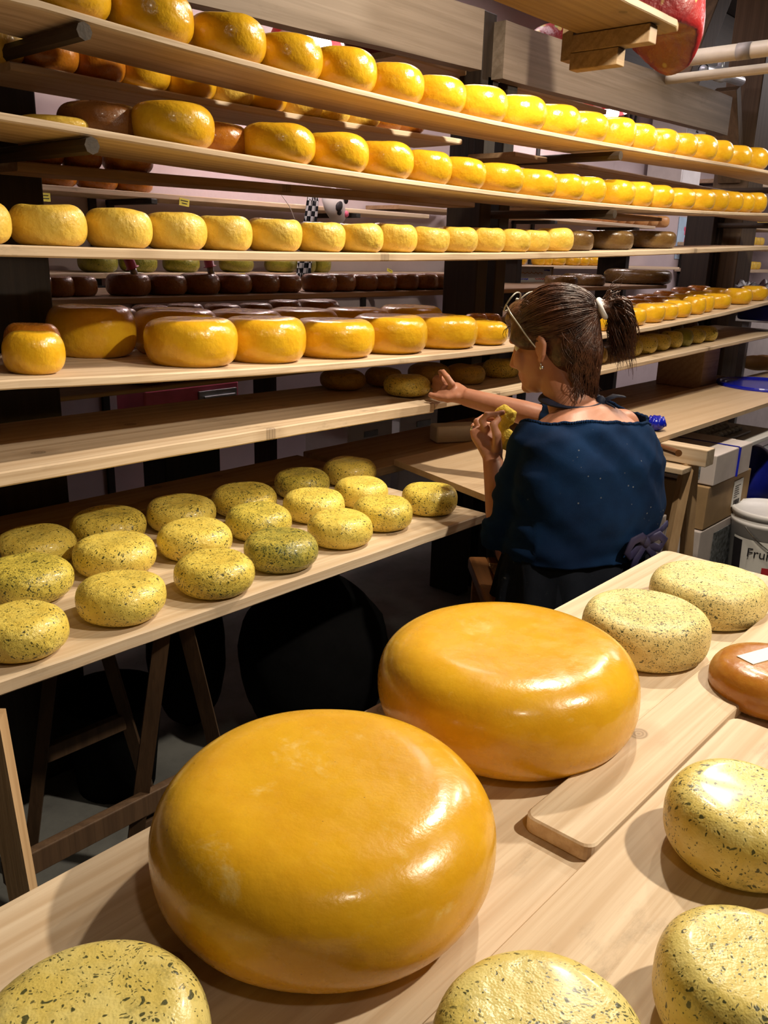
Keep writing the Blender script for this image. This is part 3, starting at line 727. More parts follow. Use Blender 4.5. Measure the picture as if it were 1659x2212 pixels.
saw('wooden sawhorse under the far end of the plywood table', 4.9, 1.3, 1.85, PZ - .02)
bm = BM(); a = ony(1430, 968, 1.2); b = ony(1468, 978, 1.12)
b0 = Vector((2.84, 1.1, PZ - .035)); p0 = ony(1466, 979, 1.06); p1 = ony(1428, 966, 1.2)
tube(bm, [p1 + (p1 - p0) * .7, p0], [.011, .011], 14); tag(obj('wooden_dowel', bm, M['chairwood']), 'dark round rod lying across the sawhorse beside her back', 'rod')
p = ony(1425, 945, 1.3)
bm = BM(); ball(bm, (p.x, 1.32, PZ + .028), (.034, .034, .028), 16, 12)
for k in range(8):
    a_ = k * PI / 4; tube(bm, [(p.x + .02 * math.cos(a_), 1.32 + .02 * math.sin(a_), PZ + .05), (p.x + .036 * math.cos(a_), 1.32 + .036 * math.sin(a_), PZ + .02)], [.008, .006], 8)
tag(obj('rubber_ball', bm, M['blue'], smooth=True), 'small purple-blue knobbed plastic ball on plywood behind her right arm', 'ball')
# blue lid
lc = onz(1655, 829, PZ + .012); Rl = .24
bm = BM(); lathe(bm, [(.001, .006), (Rl * .80, .006), (Rl * .83, .010), (Rl * .9, .010), (Rl * .93, .016), (Rl * .99, .016), (Rl, .010), (Rl, .001), (Rl * .985, 0), (.001, 0)], 64, (0, 0, 0), capb=False, capt=False)
tag(obj('bucket_lid', bm, M['blue'], smooth=False, loc=(lc.x, lc.y, PZ)), 'big round shiny blue plastic lid on the plywood table', 'lid')
bm = BM()
# bread rolls beyond the lid
for i, px in enumerate((1632, 1653, 1674)):
    q = onz(px, 802, Z6V); bm = BM(); ball(bm, (0, 0, .045), (.05, .11, .046), 24, 16)
    for vtx in bm.verts:
        vtx.co += vtx.co.normalized() * .006 * nz(vtx.co * 14 + Vector((i * 3, 0, 0)))
        if abs(vtx.co.x) < .010 and vtx.co.z > .07: vtx.co.z -= .010
    tag(obj('bread_loaf', bm, M['bread'], smooth=True, loc=(q.x + .05, q.y + .02, Z6V)), ['golden bread loaf at the right edge, leftmost of the loaves', 'golden bread loaf at the right edge, middle one', 'golden bread loaf cut off by the right edge'][i], 'bread', 'bread loaves')
# wooden block between shelf five and six
q = ony(1590, 798, 1.58); bm = BM(); zb = Z6V; zt = Z5R(4.3) - .018
box(bm, (q.x - .08, 1.80, (zb + zt) / 2), (.2, .24, zt - zb - .002), None, .004); tag(obj('spacer_block', bm, M['pine_old']), 'wooden spacer block between the two lowest rack planks at the right', 'block')
# white wedge under the fifth shelf near her hand
q = ony(1010, 902, 1.62); zb = Z6V
bm = BM(); box(bm, (0, 0, .03), (.16, .07, .058), Matrix.Rotation(-.5, 3, 'Z'), .006); tag(obj('white_tub', bm, M['white'], loc=(q.x + .12, 1.76, zb)), 'small white plastic tub on lowest plank behind her raised hand', 'tub')

# ------------------------------------------------------------------ boxes under the plywood table
def carton(name, X0, X1, Y0, Y1, z0, z1, m, label, extra=None, cat='box'):
    r = empty(name, ((X0 + X1) / 2, (Y0 + Y1) / 2, z0)); tag(r, label, cat); w, d, h = X1 - X0, Y1 - Y0, z1 - z0
    bm = BM(); box(bm, (0, 0, h / 2), (w, d, h), None, .004, 2); 
    for vtx in bm.verts: vtx.co += Vector((nz(vtx.co * 5 + Vector((z0 * 9, 0, 0))), nz(vtx.co * 5 + Vector((4, z0, 0))), 0)) * .004
    obj('body', bm, m, r)
    bm = BM(); box(bm, (-w * .0, -d * .001, h - .0015), (w * 1.006, d * .5, .004), None, .001); box(bm, (0, 0, h + .0006), (w * .99, .05, .0012), None, 0)
    obj('lid_flap', bm, m, r)
    if extra: extra(r, w, d, h)
    return r
BY = 1.2
def px_r(x, y): return ony(x, y, BY)
def white_extra(r, w, d, h):
    bm = BM(); tube(bm, [(w * .10, -d / 2 - .001, .0), (w * .10, -d / 2 - .002, h + .001)], [(.007, .002)] * 2, 6); tube(bm, [(w * .1, -d / 2, h + .0022), (w * .1, d / 2, h + .0022)], [(.007, .0014)] * 2, 6)
    o = obj('strap', bm, M['blue'], r); o['label'] = 'blue packing strap'
    bm = BM(); box(bm, (-w / 2 - .001, -d * .05, h * .45), (.002, d * .5, h * .62), None, 0); o = obj('printed_panel', bm, M['print'], r); o['label'] = 'dark printed panel'
carton('carton', 3.30, 3.69, BY - .01, BY + .28, .545, .668, M['cardwhite'], 'white carton with a blue strap, topmost of the stack under the plywood', white_extra)
def brown_extra(r, w, d, h):
    bm = BM(); box(bm, (w * .2, -d / 2 - .0018, h * .55), (w * .22, .0016, h * .62), None, 0); s = obj('shipping_label', bm, M['paper'], r); s['label'] = 'white shipping label'
    bm = BM(); random.seed(3)
    for i in range(16): box(bm, (w * .13 + i * w * .009, -d / 2 - .003, h * .32), (random.choice([.001, .002, .0028]), .0006, h * .12), None, 0)
    for i in range(6):
        L = random.uniform(.4, 1) * w * .15; box(bm, (w * .12 + L / 2, -d / 2 - .003, h * (.45 + .055 * i)), (L, .0006, h * .018), None, 0)
    o = obj('barcode_print', bm, M['ink'], s)
carton('carton', 3.285, 3.755, BY, BY + .32, .362, .54, M['card'], 'brown cardboard carton with a shipping label, middle of the stack', brown_extra)
def low_extra(r, w, d, h):
    bm = BM(); box(bm, (w * .05, -d / 2 - .001, h * .45), (w * .5, .002, h * .9), None, 0); o = obj('printed_panel', bm, M['print'], r); o['label'] = 'grey printed panel'
carton('carton', 3.27, 3.74, BY, BY + .33, .0, .358, M['cardwhite'], 'large white carton with grey print at the bottom of the stack', low_extra)
carton('carton', 3.05, 3.2, BY + .12, BY + .4, .0, .42, M['cardwhite'], 'white carton half hidden behind the sawhorse leg')
# open brown tray with blue bag, egg trays and pail at far right
bm = BM(); q = ony(1655, 1050, 1.32)
r = empty('open_tray', (4.25, 1.38, 0)); tag(r, 'low open brown carton holding dark blue bags at the right edge', 'box')
bm = BM()
for s in ((0, -.19, .15, .5, .006, .30), (0, .19, .15, .5, .006, .30), (-.25, 0, .15, .006, .38, .30), (.25, 0, .15, .006, .38, .30), (0, 0, .003, .5, .38, .006)): box(bm, s[:3], s[3:], None, 0)
obj('body', bm, M['card'], r)
bm = BM(); ball(bm, (0, 0, .0), (.22, .17, .24), 32, 20)
for vtx in bm.verts: vtx.co *= 1 + .16 * nz(vtx.co * 7); 
for vtx in bm.verts: vtx.co.z = max(vtx.co.z, -.22)
tag(obj('blue_bag', bm, M['bluedark'], smooth=True, loc=(4.25, 1.38, .3)), 'crumpled dark blue plastic bag in the low brown carton', 'bag')
def pail():
    p = ony(1652, 1130, 1.05); r = empty('pail', (p.x + .10, 1.06, 0)); tag(r, 'white plastic pail with a lid and fruit label at the right edge', 'bucket')
    R = .15; z1 = .40
    bm = BM(); lathe(bm, [(R * .86, 0), (R * .88, .004), (R, z1 - .05), (R * 1.04, z1 - .05), (R * 1.04, z1 - .03), (R, z1 - .03), (R * 1.0, z1)], 48); obj('body', bm, M['white'], r, True)
    bm = BM(); lathe(bm, [(R * 1.05, z1 - .012), (R * 1.06, z1 + .008), (R * 1.0, z1 + .012), (R * .93, z1 + .004), (.002, z1 + .006)], 48); obj('lid', bm, M['white'], r, True)
    bm = BM(); pts = [(R * 1.05 * math.cos(a), R * 1.05 * math.sin(a), z1 - .05 - .12 * math.sin((a - PI * .9) / (PI * .95) * PI)) for a in np.linspace(PI * .9, PI * 1.85, 24)]
    tube(bm, pts, .0028, 8); o = obj('handle', bm, M['silver'], r); o['label'] = 'thin wire handle'
    # label wrapped on the side facing the camera
    def wrap(a0, a1, zl, zh, m, name, par, off):
        bm = BM(); V = []
        for k in range(17):
            a = a0 + (a1 - a0) * k / 16; row_ = []
            for z in (zl, zh):
                rr = R * (.88 + .12 * z / (z1 - .05)) + off; row_.append(bm.verts.new((rr * math.cos(a), rr * math.sin(a), z)))
            V.append(row_)
        for A, B in zip(V, V[1:]): bm.faces.new((A[0], B[0], B[1], A[1]))
        return obj(name, bm, m, par, True)
    ac = math.atan2(-p.y - .0, -p.x) - .12
    lab = wrap(ac - .9, ac + .9, .12, .30, M['paper'], 'label_sheet', r, .0012)
    wrap(ac - .9, ac - .55, .13, .29, M['ink'], 'dark_stripe', lab, .002)
    wrap(ac + .42, ac + .9, .13, .24, M['herb_green'], 'fruit_picture', lab, .002)
    wrap(ac + .1, ac + .38, .15, .19, M['red'], 'fruit_picture', lab, .002)
    rr = R * (.88 + .12 * .245 / (z1 - .05)) + .0018
    Mx = Matrix.Rotation(ac + PI / 2, 4, 'Z'); 
    T = Matrix.Translation((rr * math.cos(ac), rr * math.sin(ac), .245)) @ Mx @ Matrix.Rotation(PI / 2, 4, 'X')
    text_mesh('lettering', 'Fruit', .055, M['ink'], T, lab)
pail()
bm = BM()
q = ony(1590, 935, 1.3)
bm = BM()
for i in range(4):
    for k in range(7): ball(bm, ((k - 3) * .045, (i % 2) * .01 + (i - 1.5) * .05, .012), (.02, .02, .016), 10, 6)
box(bm, (0, 0, .0), (.36, .24, .01), None, .002)
tag(obj('egg_tray', bm, M['grey'], smooth=False, loc=(q.x + .1, 1.45, .64)), 'grey egg tray on the low shelf under the plywood', 'tray')
bm = BM(); box(bm, (0, 0, 0), (.75, .4, .02), None, .003); tag(obj('low_shelf', bm, M['white'], loc=(q.x + .1, 1.45, .622)), 'white low shelf under the plywood carrying a grey egg tray', 'shelf')
bm = BM(); box(bm, (0, 0, .305), (.7, .03, .61), None, .003); tag(obj('support_panel', bm, M['black'], loc=(q.x + .1, 1.62, 0)), 'black panel standing under the white low shelf', 'panel')

# ------------------------------------------------------------------ dark things under the herb board
def bag(px, py, Y, s, label, seed):
    q = ony(px, py, Y); bm = BM(); ball(bm, (0, 0, s[2]), s, 40, 28)
    for vtx in bm.verts:
        d = vtx.co - Vector((0, 0, s[2])); vtx.co = Vector((0, 0, s[2])) + d * (1 + .10 * nz(vtx.co * 4 + Vector((seed, 0, 0))) + .05 * nz(vtx.co * 13))
        vtx.co.z = max(vtx.co.z, 0)
    tag(obj('bin_bag', bm, M['black'], smooth=True, loc=(q.x, Y, 0)), label, 'bag')
bag(680, 1380, 1.62, (.23, .2, .27), 'big black bin bag on the floor under the right half of the board', 2)
bag(400, 1400, 1.95, (.11, .12, .26), 'smaller black bin bag on the floor beside the trestle', 5)
bm = BM(); q = ony(215, 1450, 1.9); lathe(bm, [(.10, 0), (.13, .26), (.135, .27), (.125, .27), (.095, .01)], 28); tag(obj('dim_bucket', bm, M['black'], smooth=True, loc=(q.x, 1.85, 0)), 'dark bucket standing in the shade under the trestle board', 'bucket')

# ------------------------------------------------------------------ overhead board, bag and pipes at the top
OZ = 2.08
board('overhead_board', 1.95, 2.82, 1.31, 1.6, lambda X: OZ + .022, .022, M['pine_mid'], 'overhead pine board near the top edge with a red bag on it', 'board', seed=41, round_end=.02)
def bracket(X, label):
    r = empty('wooden_bracket', (X, 1.6, OZ)); tag(r, label, 'bracket')
    bm = BM(); box(bm, (0, -.12, -.028), (.05, .27, .052), None, .003); obj('arm', bm, M['pine_mid'], r)
    bm = BM(); box(bm, (0, -.07, -.08), (.05, .17, .05), None, .003); obj('strut', bm, M['pine_mid'], r)
    bm = BM(); box(bm, (0, .03, .44), (.05, .04, 1.03), None, .003); obj('hanger', bm, M['pine_mid'], r)
bracket(2.69, 'stepped wooden bracket holding up the overhead board')
def cloth_bag():
    bm = BM(); ball(bm, (0, 0, 0), (.27, .15, .2), 48, 28)
    for vtx in bm.verts:
        vtx.co *= 1 + .16 * nz(vtx.co * 5) + .10 * abs(nz(vtx.co * 13)) + .04 * nz(vtx.co * 30)
        vtx.co.z = max(vtx.co.z, -.12)
        if vtx.co.x > .12: vtx.co.z -= (vtx.co.x - .12) * .9
    t = NT('red patterned foil'); v = t.coord(rnd=False)
    c = t.mix(t.ramp(t.noise(v, 9, 4), .35, .7), (.15, .005, .005), (.08, .003, .004))
    d = t.voro(t.coord((16, 16, 9), False), 1.0); c = t.mix(t.ramp(d, .2, .26, .9, 0), c, (.26, .18, .05)); d2 = t.voro(t.coord((14, 18, 8), False), 1.1); c = t.mix(t.ramp(d2, .14, .2, .8, 0), c, (.12, .17, .05))
    t.bump(t.noise(v, 14, 4), .5, .02); M['redfoil'] = t.fin(c, .35, .5)
    tag(obj('red_bag', bm, M['redfoil'], smooth=True, loc=(2.83, 1.45, OZ + .145)), 'big red patterned bag bulging over the overhead board end', 'bag')
    bm = BM(); ball(bm, (0, 0, .07), (.22, .1, .075), 32, 20)
    for vtx in bm.verts: vtx.co *= 1 + .1 * nz(vtx.co * 8)
    q = ony(960, 165, 2.3)
    tag(obj('snack_bag', bm, M['blue'], smooth=True, loc=(q.x + .04, 2.3, 2.03)), 'blue printed bag lying behind the grey beam', 'bag')
    bm = BM(); ball(bm, (0, 0, .08), (.19, .1, .085), 32, 20)
    for vtx in bm.verts: vtx.co *= 1 + .12 * nz(vtx.co * 7)
    q = ony(850, 130, 2.32)
    tag(obj('red_packet', bm, M['redfoil'], smooth=True, loc=(q.x - .03, 2.34, 2.03)), 'red patterned packet lying left of the blue bag behind the beam', 'bag')
    bm = BM(); q = ony(1155, 75, 2.25); ball(bm, (0, 0, .09), (.3, .1, .1), 32, 20)
    for vtx in bm.verts: vtx.co *= 1 + .12 * nz(vtx.co * 6)
    tag(obj('red_packet', bm, M['redfoil'], smooth=True, loc=(q.x + .35, 2.27, 2.20)), 'red patterned packet behind the beam right of the middle post', 'bag')
cloth_bag()
board('storage_board', 2.32, 3.75, 2.06, 2.52, lambda X: 2.03, .02, M['pine_old'], 'dim storage board behind the grey beams carrying packets', 'board', seed=44)
bm = BM(); box(bm, (3.44, 2.32, 2.115), (.56, .2, .17), None, .01); tag(obj('long_carton', bm, M['card']), 'dim brown carton behind the right beam under a red packet', 'box')
def pipes():
    X = 3.95; r = empty('cream_pipe', (X, 1.4, 2.24)); tag(r, 'thick cream plastic pipe with grey tape, crossing the top right', 'pipe')
    bm = BM(); tube(bm, [(0, .55, 0), (0, -1.2, 0)], .032, 24); obj('tube', bm, M['cream'], r, True)
    p = onx(1610, 105, X); bm = BM(); tube(bm, [(0, p.y - 1.4 + .03, 0), (0, p.y - 1.4 - .03, 0)], .0335, 24); o = obj('tape', bm, M['tape'], r, True); o['label'] = 'grey tape band'
    bm = BM(); tube(bm, [(4.06, 1.95, 2.185), (4.06, .3, 2.185)], .021, 20); tag(obj('cream_pipe', bm, M['cream'], smooth=True), 'thinner cream pipe running just below the thick pipe', 'pipe')
    r = empty('galvanised_pipe', (4.1, 1.75, 2.13)); tag(r, 'grey galvanised pipe stub with an open end below the cream pipes', 'pipe')
    a = ony(1519, 150, 1.78); b = ony(1600, 175, 1.9); o_ = Vector((4.1, 1.75, 2.13))
    bm = BM(); lathe(bm, [(.024, 0), (.024, (b - a).length)], 20, capb=False); lathe(bm, [(.019, .001), (.019, .2)], 20, capb=True, capt=False)
    q = (b - a).to_track_quat('Z', 'Y').to_matrix().to_4x4(); bmesh.ops.transform(bm, matrix=Matrix.Translation(a - o_) @ q, verts=bm.verts); obj('tube', bm, M['galv'], r, True)
    bm = BM(); c1 = a.lerp(b, .33); c2 = a.lerp(b, .48); tube(bm, [c1 - o_, c2 - o_], .032, 20); tube(bm, [a.lerp(b, .4) - o_, a.lerp(b, .4) - o_ + Vector((0, 0, .09))], .016, 12); obj('coupling', bm, M['galv'], r, True)
pipes()
bm = BM(); pts = [ony(1521, 140 - k * 10, 2.4) for k in range(14)]
pts += [pts[-1] + Vector((0, 0, .02 * (k + 1))) for k in range(int((ZT - pts[-1].z) / .02))]
for i, p in enumerate(pts):
    ring_ = [p + (Vector((math.cos(a), 0, math.sin(a) * 1.5)) if i % 2 else Vector((0, math.cos(a), math.sin(a) * 1.5))) * .008 for a in np.linspace(0, 2 * PI, 9)[:-1]]
    tube(bm, ring_, .002, 6, closed=True)
tag(obj('chain', bm, M['iron']), 'thin iron chain hanging in the dark behind the cream pipe', 'chain')

# ------------------------------------------------------------------ things behind the rack
WY = 3.18
ZA = poly_z([(95, 418), (290, 425), (640, 443), (985, 460)], WY, 2)
ZB = poly_z([(110, 603), (400, 590), (640, 583), (970, 562)], WY, 2)
board('wall_shelf', 1.5, 3.9, WY, YB - .01, lambda X: 1.60, .022, M['pine'], 'upper wall shelf behind the rack, left of the middle post', 'shelf', seed=51)
board('wall_shelf', 1.5, 4.3, WY, YB - .01, lambda X: 1.285, .022, M['pine'], 'lower wall shelf behind the rack with greenish cheeses', 'shelf', seed=52)
board('wall_shelf', 4.5, 6.75, WY, YB - .01, lambda X: 1.645, .022, M['pine'], 'upper wall shelf with a close row of small rosy cheeses', 'shelf', seed=53)
board('wall_shelf', 4.5, 7.3, WY, YB - .01, lambda X: 1.335, .022, M['pine'], 'lower wall shelf with small cheeses right of the middle post', 'shelf', seed=54)
board('loose_plank', 3.7, 4.4, WY + .05, YB - .02, lambda X: 1.64, .02, M['pine_old'], 'short plank lying on the end of the upper wall shelf', 'plank', seed=55)
row('orange', [166, 255, 331], [405.] * 3, WY + .1, .082, .07, lambda X: 1.60, 'orange wheel on the upper wall shelf, %s from the left', 'orange wheels on the upper wall shelf')
row('herb_green', [255, 340, 430, 548, 640, 690, 722], [575.] * 7, WY + .11, .078, .075, lambda X: 1.285, 'greenish yellow cheese on the lower wall shelf, %s from the left', 'greenish cheeses on the lower wall shelf', rmin=.5)
row('rose', [1135, 1165, 1198, 1228, 1250, 1281, 1305, 1336, 1357, 1375, 1404, 1425, 1448], [465.] * 13, WY + .09, .075, .085, lambda X: 1.645, 'small rosy cheese on the upper wall shelf, %s from the left', 'small rosy cheeses on the upper wall shelf', rmin=.6, kinds=['yellow'] * 4 + ['rose'] * 9)
row('yellow', [1140, 1182, 1198, 1222, 1256, 1275, 1300, 1322], [565.] * 8, WY + .09, .075, .07, lambda X: 1.335, 'small yellow cheese on the lower wall shelf, %s from the left', 'small yellow cheeses on the lower wall shelf', rmin=.6)
row('yellow', [1130, 1160, 1195, 1230], [490., 490, 490, 490], 2.75, .085, .07, lambda X: 1.44, 'yellow wheel behind the pale wheels right of the middle post, %s from the left', 'yellow wheels behind the eye-level shelf', rmin=.6)
board('wall_shelf', 3.9, 5.4, 2.62, 2.9, lambda X: 1.44, .018, M['pine_old'], 'plank behind the eye-level shelf under a row of yellow wheels', 'shelf', seed=56)
def sup(X, Y0, Y1, z, label):
    bm = BM(); box(bm, (X, (Y0 + Y1) / 2, z - .012), (.03, Y1 - Y0, .022), None, .003); box(bm, (X, Y1 - .015, z - .1), (.03, .02, .2), None, .003)
    tag(obj('shelf_bracket', bm, M['iron']), label, 'bracket')
for X, z, lab in ((2.1, 1.578, 'black bracket under the left of the upper wall shelf'), (3.3, 1.578, 'black bracket under the middle of the upper wall shelf'), (2.2, 1.263, 'black bracket under the left of the lower wall shelf'), (3.7, 1.263, 'black bracket under the right of the lower wall shelf'), (5.2, 1.623, 'black bracket under the left of the rosy cheeses'), (6.4, 1.623, 'black bracket under the right end of the rosy cheeses'), (5.0, 1.313, 'black bracket under the small yellow cheeses'), (6.9, 1.313, 'black bracket at the right end of the lower wall shelf')):
    sup(X, WY - .03, YB - .002, z, lab)
for X in (4.05, 5.3):
    bm = BM(); box(bm, (X, 2.76, .711), (.05, .2, 1.42), None, .003); tag(obj('shelf_upright', bm, M['post']), 'dark upright carrying the plank behind the eye-level shelf, %s one' % ('left' if X < 5 else 'right'), 'post')
def card(px, py, Y, w, h, m, label, lines=2, rx=0.0):
    q = ony(px, py, Y); r = empty('price_card', q); tag(r, label, 'card')
    bm = BM(); box(bm, (0, 0, 0), (w, .0015, h), Matrix.Rotation(rx, 3, 'Y'), 0); obj('card_sheet', bm, m, r)
    bm = BM()
    for i in range(lines): box(bm, (0, -.0014, h * (.2 - .35 * i)), (w * random.uniform(.5, .75), .0006, h * .1), Matrix.Rotation(rx, 3, 'Y'), 0)
    obj('writing', bm, M['ink'], r)
card(99, 426, WY - .004, .035, .03, M['yellowpaper'], 'small yellow price card on the upper shelf edge beside the left post')
card(398, 437, WY - .004, .05, .03, M['yellowpaper'], 'yellow price card with writing on the upper wall shelf edge', 2, .12)
card(277, 598, WY - .004, .045, .022, M['yellowpaper'], 'yellow price card behind the left pink-tipped tube', 1)
card(522, 597, WY - .004, .038, .028, M['yellowpaper'], 'small green-yellow price card on the lower wall shelf edge', 1)
card(842, 585, WY - .004, .045, .016, M['yellowpaper'], 'yellow tag hanging under the lower wall shelf left of the middle post', 1, .3)
bm = BM(); q = onz(328, 592, 1.286); box(bm, (0, 0, .001), (.1, .08, .002), Matrix.Rotation(.2, 3, 'Z'), 0); tag(obj('paper_sheet', bm, M['paper'], loc=(q.x, WY + .05, 1.2845)), 'white paper sheet on the lower wall shelf between two cheeses', 'paper')
# green tin
q = ony(200, 640, 3.0); r = empty('tin', (q.x, 2.98, 1.1)); tag(r, 'dark green tin behind the rack under the lower wall shelf', 'tin')
bm = BM(); lathe(bm, [(.07, 0), (.07, .145)], 32); obj('body', bm, M['black'], r, True)
bm = BM(); lathe(bm, [(.0708, .03), (.0708, .115)], 32, capb=False, capt=False); obj('wrapper', bm, plain('green wrapper', (.02, .12, .06), .4), r, True)
board('wall_shelf', 1.3, 2.6, 2.88, 3.12, lambda X: 1.10, .02, M['pine_old'], 'dim low board behind the rack under a dark green tin', 'shelf', seed=57)
for X, lab in ((1.36, 'left'), (2.54, 'right')):
    bm = BM(); box(bm, (X, 3.0, .539), (.04, .12, 1.078), None, .003); tag(obj('shelf_upright', bm, M['post']), 'dark upright under the low board with the green tin, %s one' % lab, 'post')
# grey tubes with pink ends
for i, (pa, pb, pc) in enumerate((((278, 560), (290, 590), (309, 632)), ((450, 560), (455, 585), (464, 625)))):
    a, b, c = ony(*pa, 2.3), ony(*pb, 2.3), ony(*pc, 2.3); r = empty('grey_tube', c); tag(r, ['grey metal tube with a pink cap leaning behind the rack, left one', 'grey metal tube with a pink cap leaning behind the rack, right one'][i], 'tube', 'grey tubes with pink caps')
    bm = BM(); tube(bm, [c - c, b - c, a.lerp(b, .6) - c], .0105, 14); obj('tube', bm, M['grey'], r, True)
    bm = BM(); d = (a - b).normalized(); tube(bm, [a.lerp(b, .62) - c, a.lerp(b, .6) - c, a - c + d * .04], [.021, .015, .015], 16); o = obj('cap', bm, M['pink'], r, True); o['label'] = 'pink plastic cap'
    bm = BM(); tube(bm, [(0, 0, 0), Vector((c.x, c.y, 1.251)) - c], .0105, 14) if c.z > 1.26 else None
    if len(bm.verts): obj('tube_foot', bm, M['grey'], r, True)
    else: bm.free()
# checkered cloth and cow ornament hanging from the upper wall shelf
t = NT('checkered cloth'); v = t.coord((42, 42, 42), False); ck = t.n('ShaderNodeTexChecker'); t.l(v, ck.inputs['Vector']); ck.inputs['Scale'].default_value = 1.0
ck.inputs['Color1'].default_value = (.62, .62, .64, 1); ck.inputs['Color2'].default_value = (.015, .016, .02, 1)
M['check'] = t.fin(ck.outputs[0], .8, .2)
def hang_cloth(px, py0, py1, Y, w0, w1, label):
    a = ony(px[0], py0, Y); b = ony(px[1], py1, Y); bm = BM(); n, m_ = 14, 18; V = []
    for i in range(m_ + 1):
        f = i / m_; p = a.lerp(b, f); w = w0 + (w1 - w0) * f
        V.append([bm.verts.new((p.x + (k / n - .5) * w - a.x, .012 * math.sin(k * 1.3 + i * .15), p.z - a.z)) for k in range(n + 1)])
    for A, B in zip(V, V[1:]):
        for k in range(n): bm.faces.new((A[k], A[k + 1], B[k + 1], B[k]))
    bmesh.ops.solidify(bm, geom=bm.faces[:], thickness=.004)
    return tag(obj('checkered_cloth', bm, M['check'], smooth=True, loc=a), label, 'cloth')
hang_cloth((677, 656), 422, 606, 3.15, .065, .095, 'black and white checkered cloth hanging left of the cow ornament')
def cow():
    a = ony(722, 440, 3.10); r = empty('cow_ornament', a); tag(r, 'white plastic cow head ornament with black spots hanging on a string', 'ornament')
    bm = BM(); rx = Matrix.Rotation(.45, 3, 'Y')
    tube(bm, [Vector((-.03, 0, .06)), Vector((-.015, 0, .03)), Vector((.005, 0, -.02)), Vector((.03, 0, -.06)), Vector((.045, 0, -.075))], [.03, .052, .05, .04, .026], 24)
    obj('head', bm, M['white'], r, True)
    bm = BM(); ball(bm, (-.012, -.046, -.012), (.02, .012, .026), 16, 10, rx); ball(bm, (-.005, -.04, -.04), (.012, .012, .014), 12, 8); ball(bm, (.045, -.035, .02), (.012, .012, .02), 12, 8); o = obj('black_patch', bm, M['ink'], r, True); o['label'] = 'black patches'
    bm = BM(); ball(bm, (.045, -.036, -.045), (.016, .012, .016), 14, 10); o = obj('nose', bm, M['pink'], r, True); o['label'] = 'pink nose'
    bm = BM(); ball(bm, (.012, -.05, .035), (.016, .008, .012), 14, 8); ball(bm, (.06, -.02, .05), (.012, .008, .018), 14, 8); obj('ear', bm, M['pink'], r, True)
    bm = BM(); tube(bm, [(-.02, 0, .07), (-.02, 0, 1.64 - a.z)], .0012, 6); obj('string', bm, M['paper'], r)
cow()
bm = BM(); tube(bm, [ony(600, 410, 2.95), ony(625, 445, 2.95), ony(640, 482, 2.95), ony(634, 485, 2.95)], .0016, 6); tag(obj('string', bm, M['paper']), 'loose white string hanging left of the checkered cloth', 'string')
# red crate and white crates behind
q0, q1 = ony(312, 868, 2.8), ony(516, 845, 2.8)
r = empty('red_case', ((q0.x + q1.x) / 2, 2.9, q0.z - .14)); tag(r, 'pinkish red plastic case with a metal latch behind the rack', 'case'); w = q1.x - q0.x
bm = BM(); box(bm, (0, 0, .09), (w, .2, .18), None, .008); obj('body', bm, M['pink'], r)
bm = BM(); box(bm, (w * .25, -.105, .13), (w * .42, .012, .05), None, .003); tube(bm, [(w * .08, -.12, .13), (w * .42, -.12, .13)], .006, 8); o = obj('latch', bm, M['grey'], r); o['label'] = 'grey metal latch'
bm = BM(); box(bm, ((q0.x + q1.x) / 2, 2.9, (q0.z - .142) / 2), (w * .6, .16, q0.z - .142), None, .005); tag(obj('dark_cabinet', bm, M['post']), 'dark low cabinet under the pinkish red case', 'cabinet')
for i, (xa, ya, xb, Y, lab) in enumerate(((750, 915, 850, 2.8, 'white plastic crate behind the rack, left one'), (862, 895, 965, 2.8, 'white plastic crate behind the rack, right one'))):
    a = ony(xa, ya, Y); b = ony(xb, ya, Y); r = empty('white_crate', ((a.x + b.x) / 2, Y + .15, 0)); tag(r, lab, 'crate', 'white crates behind the rack'); w = (b.x - a.x) * .96; h = a.z
    bm = BM(); box(bm, (0, 0, h / 2 - .01), (w, .3, h - .02), None, .006); obj('body', bm, M['white'], r)
    bm = BM(); box(bm, (0, 0, h - .012), (w + .016, .316, .024), None, .004); obj('rim', bm, M['white'], r)
    bm = BM(); box(bm, (0, -.152, h - .07), (w * .3, .006, .03), None, .002); obj('handle', bm, M['grey'], r)
q = ony(430, 1000, 3.25); bm = BM(); lathe(bm, [(.14, 0), (.19, .16), (.2, .16), (.2, .175), (.185, .175), (.135, .01)], 32); tag(obj('red_basin', bm, M['red'], smooth=True, loc=(q.x, 3.25, 0)), 'red plastic basin on the floor behind the rack', 'basin')
